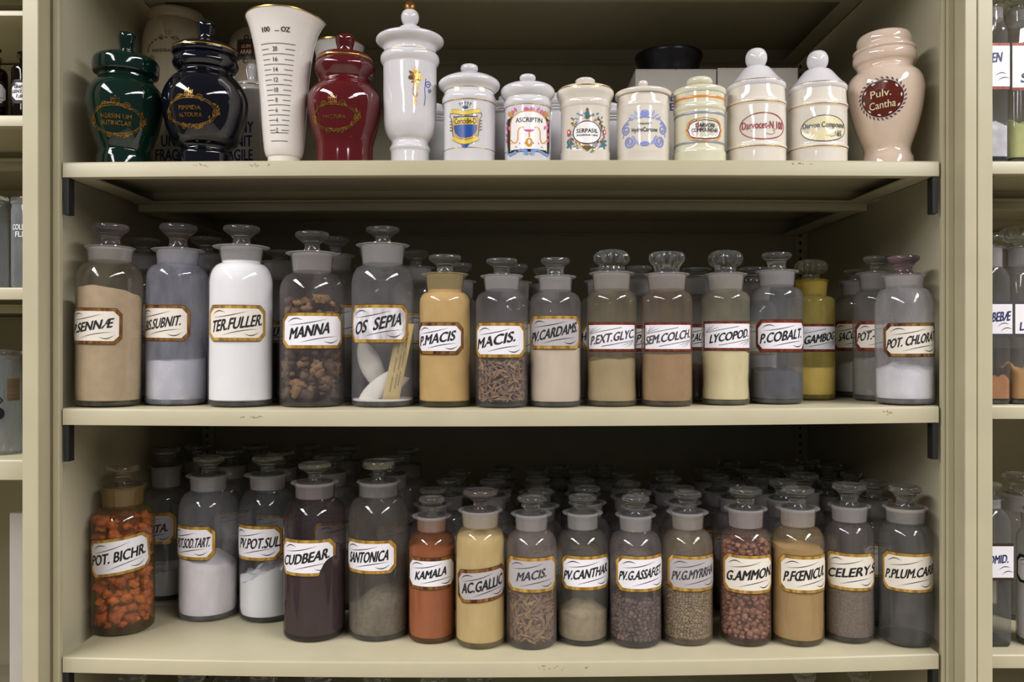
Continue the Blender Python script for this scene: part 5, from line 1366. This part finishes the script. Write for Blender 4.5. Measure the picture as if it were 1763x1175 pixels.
bottle('', 'r698', 1764, 110, 690, 500, 470, 88, 96, 428, 104, 389, 92, 60, 'ball', Y=0.10, fill=dict(k='powder', c=(120, 104, 84), y=600), lobes=12, haze=0.12, label='round bottle with wide fluted stopper behind the square bottles')
bottle('', 'r1128', 1790, 84, 1115, 935, 912, 64, 66, 878, 82, 848, 62, 32, Y=0.012, lab=(-10, 118, 962, 1012), foil='black', fill=dict(k='powder', c=(230, 228, 232), y=1000), haze=0.10, label='round bottle of white powder with black-edged label beside the empty square bottle')
bottle('', 'r1128', 1752, 74, 1090, 900, 880, 54, 56, 850, 68, 815, 56, 26, Y=0.10, haze=0.12, fill=dict(k='powder', c=(120, 110, 100), y=1000), label='dim stoppered bottle standing at the back beyond the empty square bottle')

AMBER = dict(tint=(96, 60, 44), hcol=(60, 34, 26), haze=0.10)
bottle('', 'l198', -10, 48, 198, 128, 116, 22, 24, 100, 30, 84, 26, 14, Y=0.012, lab=LB(-10, 48, None, 12, 137, 180, 116), foil='black', fill=dict(k='powder', c=(36, 22, 20), y=132), plugc=(60, 40, 34), stop=(150, 120, 110), label='small amber bottle cut by the picture edge on the neighbouring upper shelf', name='tincture_bottle', **AMBER)
bottle('', 'l198', 46, 54, 198, 126, 112, 24, 26, 98, 36, 92, 34, 16, Y=0.012, lab=LB(46, 54, 20, None, 137, 178, 118), foil='black', txt=[('TINCT', -50, -4, 9), ('GENTAE', -58, 2, 0), ('1:8', -38, -14, -9)], capx=6.5, slope=0.0, fill=dict(k='powder', c=(36, 22, 20), y=130), plugc=(60, 40, 34), stop=(150, 120, 110), label='small amber bottle with black-edged white label beside the steel post', name='tincture_bottle', **AMBER)

WHITEINK = principled('white_enamel', lin((226, 226, 226)), 0.4)
def glass_jar(row, cx, w, Y, yt, label, texts, fillc=None):
    j = Jar('specimen_jar', label, cx, w, Y=Y, row=row)
    R = j.R; H = j.Z(yt); mb = MB()
    mb.lathe([(0.0003, 0.0004), (R * .93, 0.0004), (R, 0.003), (R, H * .5), (R, H * .90), (R * .97, H * .93), (R * .95, H * .96), (R * 1.02, H * .98), (R * 1.02, H), (R * .94, H)], 56)
    j.tab = [(R, 0), (R, H)]
    mb.build('body', shell_glass(0.34, (158, 164, 168)), j.b)
    mb = MB(); mb.lathe([(0.0003, H + .0002), (R * 1.0, H + .0002), (R * 1.03, H + .002), (R * 1.0, H + .004), (R * .4, H + .006), (0.0003, H + .0065)], 48); mb.build('lid', solid_glass(), j.b)
    if texts:
        d = j.decal(*texts[0][1:3])
        for (t, px, py, ww, hh) in texts: d.text(t, px - texts[0][1], texts[0][2] - py, ww, hh, WHITEINK, 0.0003, bold=0.03)
        d.build('lettering', j.b)
    return j
glass_jar('l495', -16, 64, 0.02, 346, 'grey glass jar cut by the picture edge on the neighbouring shelf', [])
glass_jar('l495', 52, 66, 0.012, 350, 'tall grey glass jar lettered COLL FLE in white enamel', [('COLLOD', 38, 391, 40, 10.5), ('FLEX', 40, 405, 30, 10.5)])
j = glass_jar('l792', 6, 66, 0.030, 612, 'grey glass jar with brown striped paper label on the lower neighbouring shelf', [])
d = j.decal(24, 672)
STRIPE = principled('striped_paper', lin((128, 108, 80)), 0.7, col2=lin((84, 68, 54)), scale=24, stretch=(0.2, 0.2, 12))
d.band([-13 + i * 2 for i in range(14)], lambda u: -22, lambda u: 22, STRIPE, 0.0003)
d.build('paper_label', j.b)
d = j.decal(-4, 690); d.poly([(-10, 0), (0, 12), (10, 0), (0, -12)], BLACKP, 0.0003); d.disc(2, -26, 10, 12, BLACKP, 0.0003); d.build('printed_emblem', j.b)
D = CAM_D + 0.05
x0, x1 = px2x(16, D), px2x(60, D); z0 = px2z(1420, CAM_D) + 0.0002; h = px2z(884, D) - z0
t = empty('carton', ((x0 + x1) / 2, 0.15, z0), 'plain grey carton standing on the bottom of the neighbouring unit', 'carton')
mb = MB(); mb.box(-(x1 - x0) / 2, (x1 - x0) / 2, -0.10, 0.10, 0, h); bevel_obj(mb.build('carton_body', CARD2, t, smooth=False), 0.001)
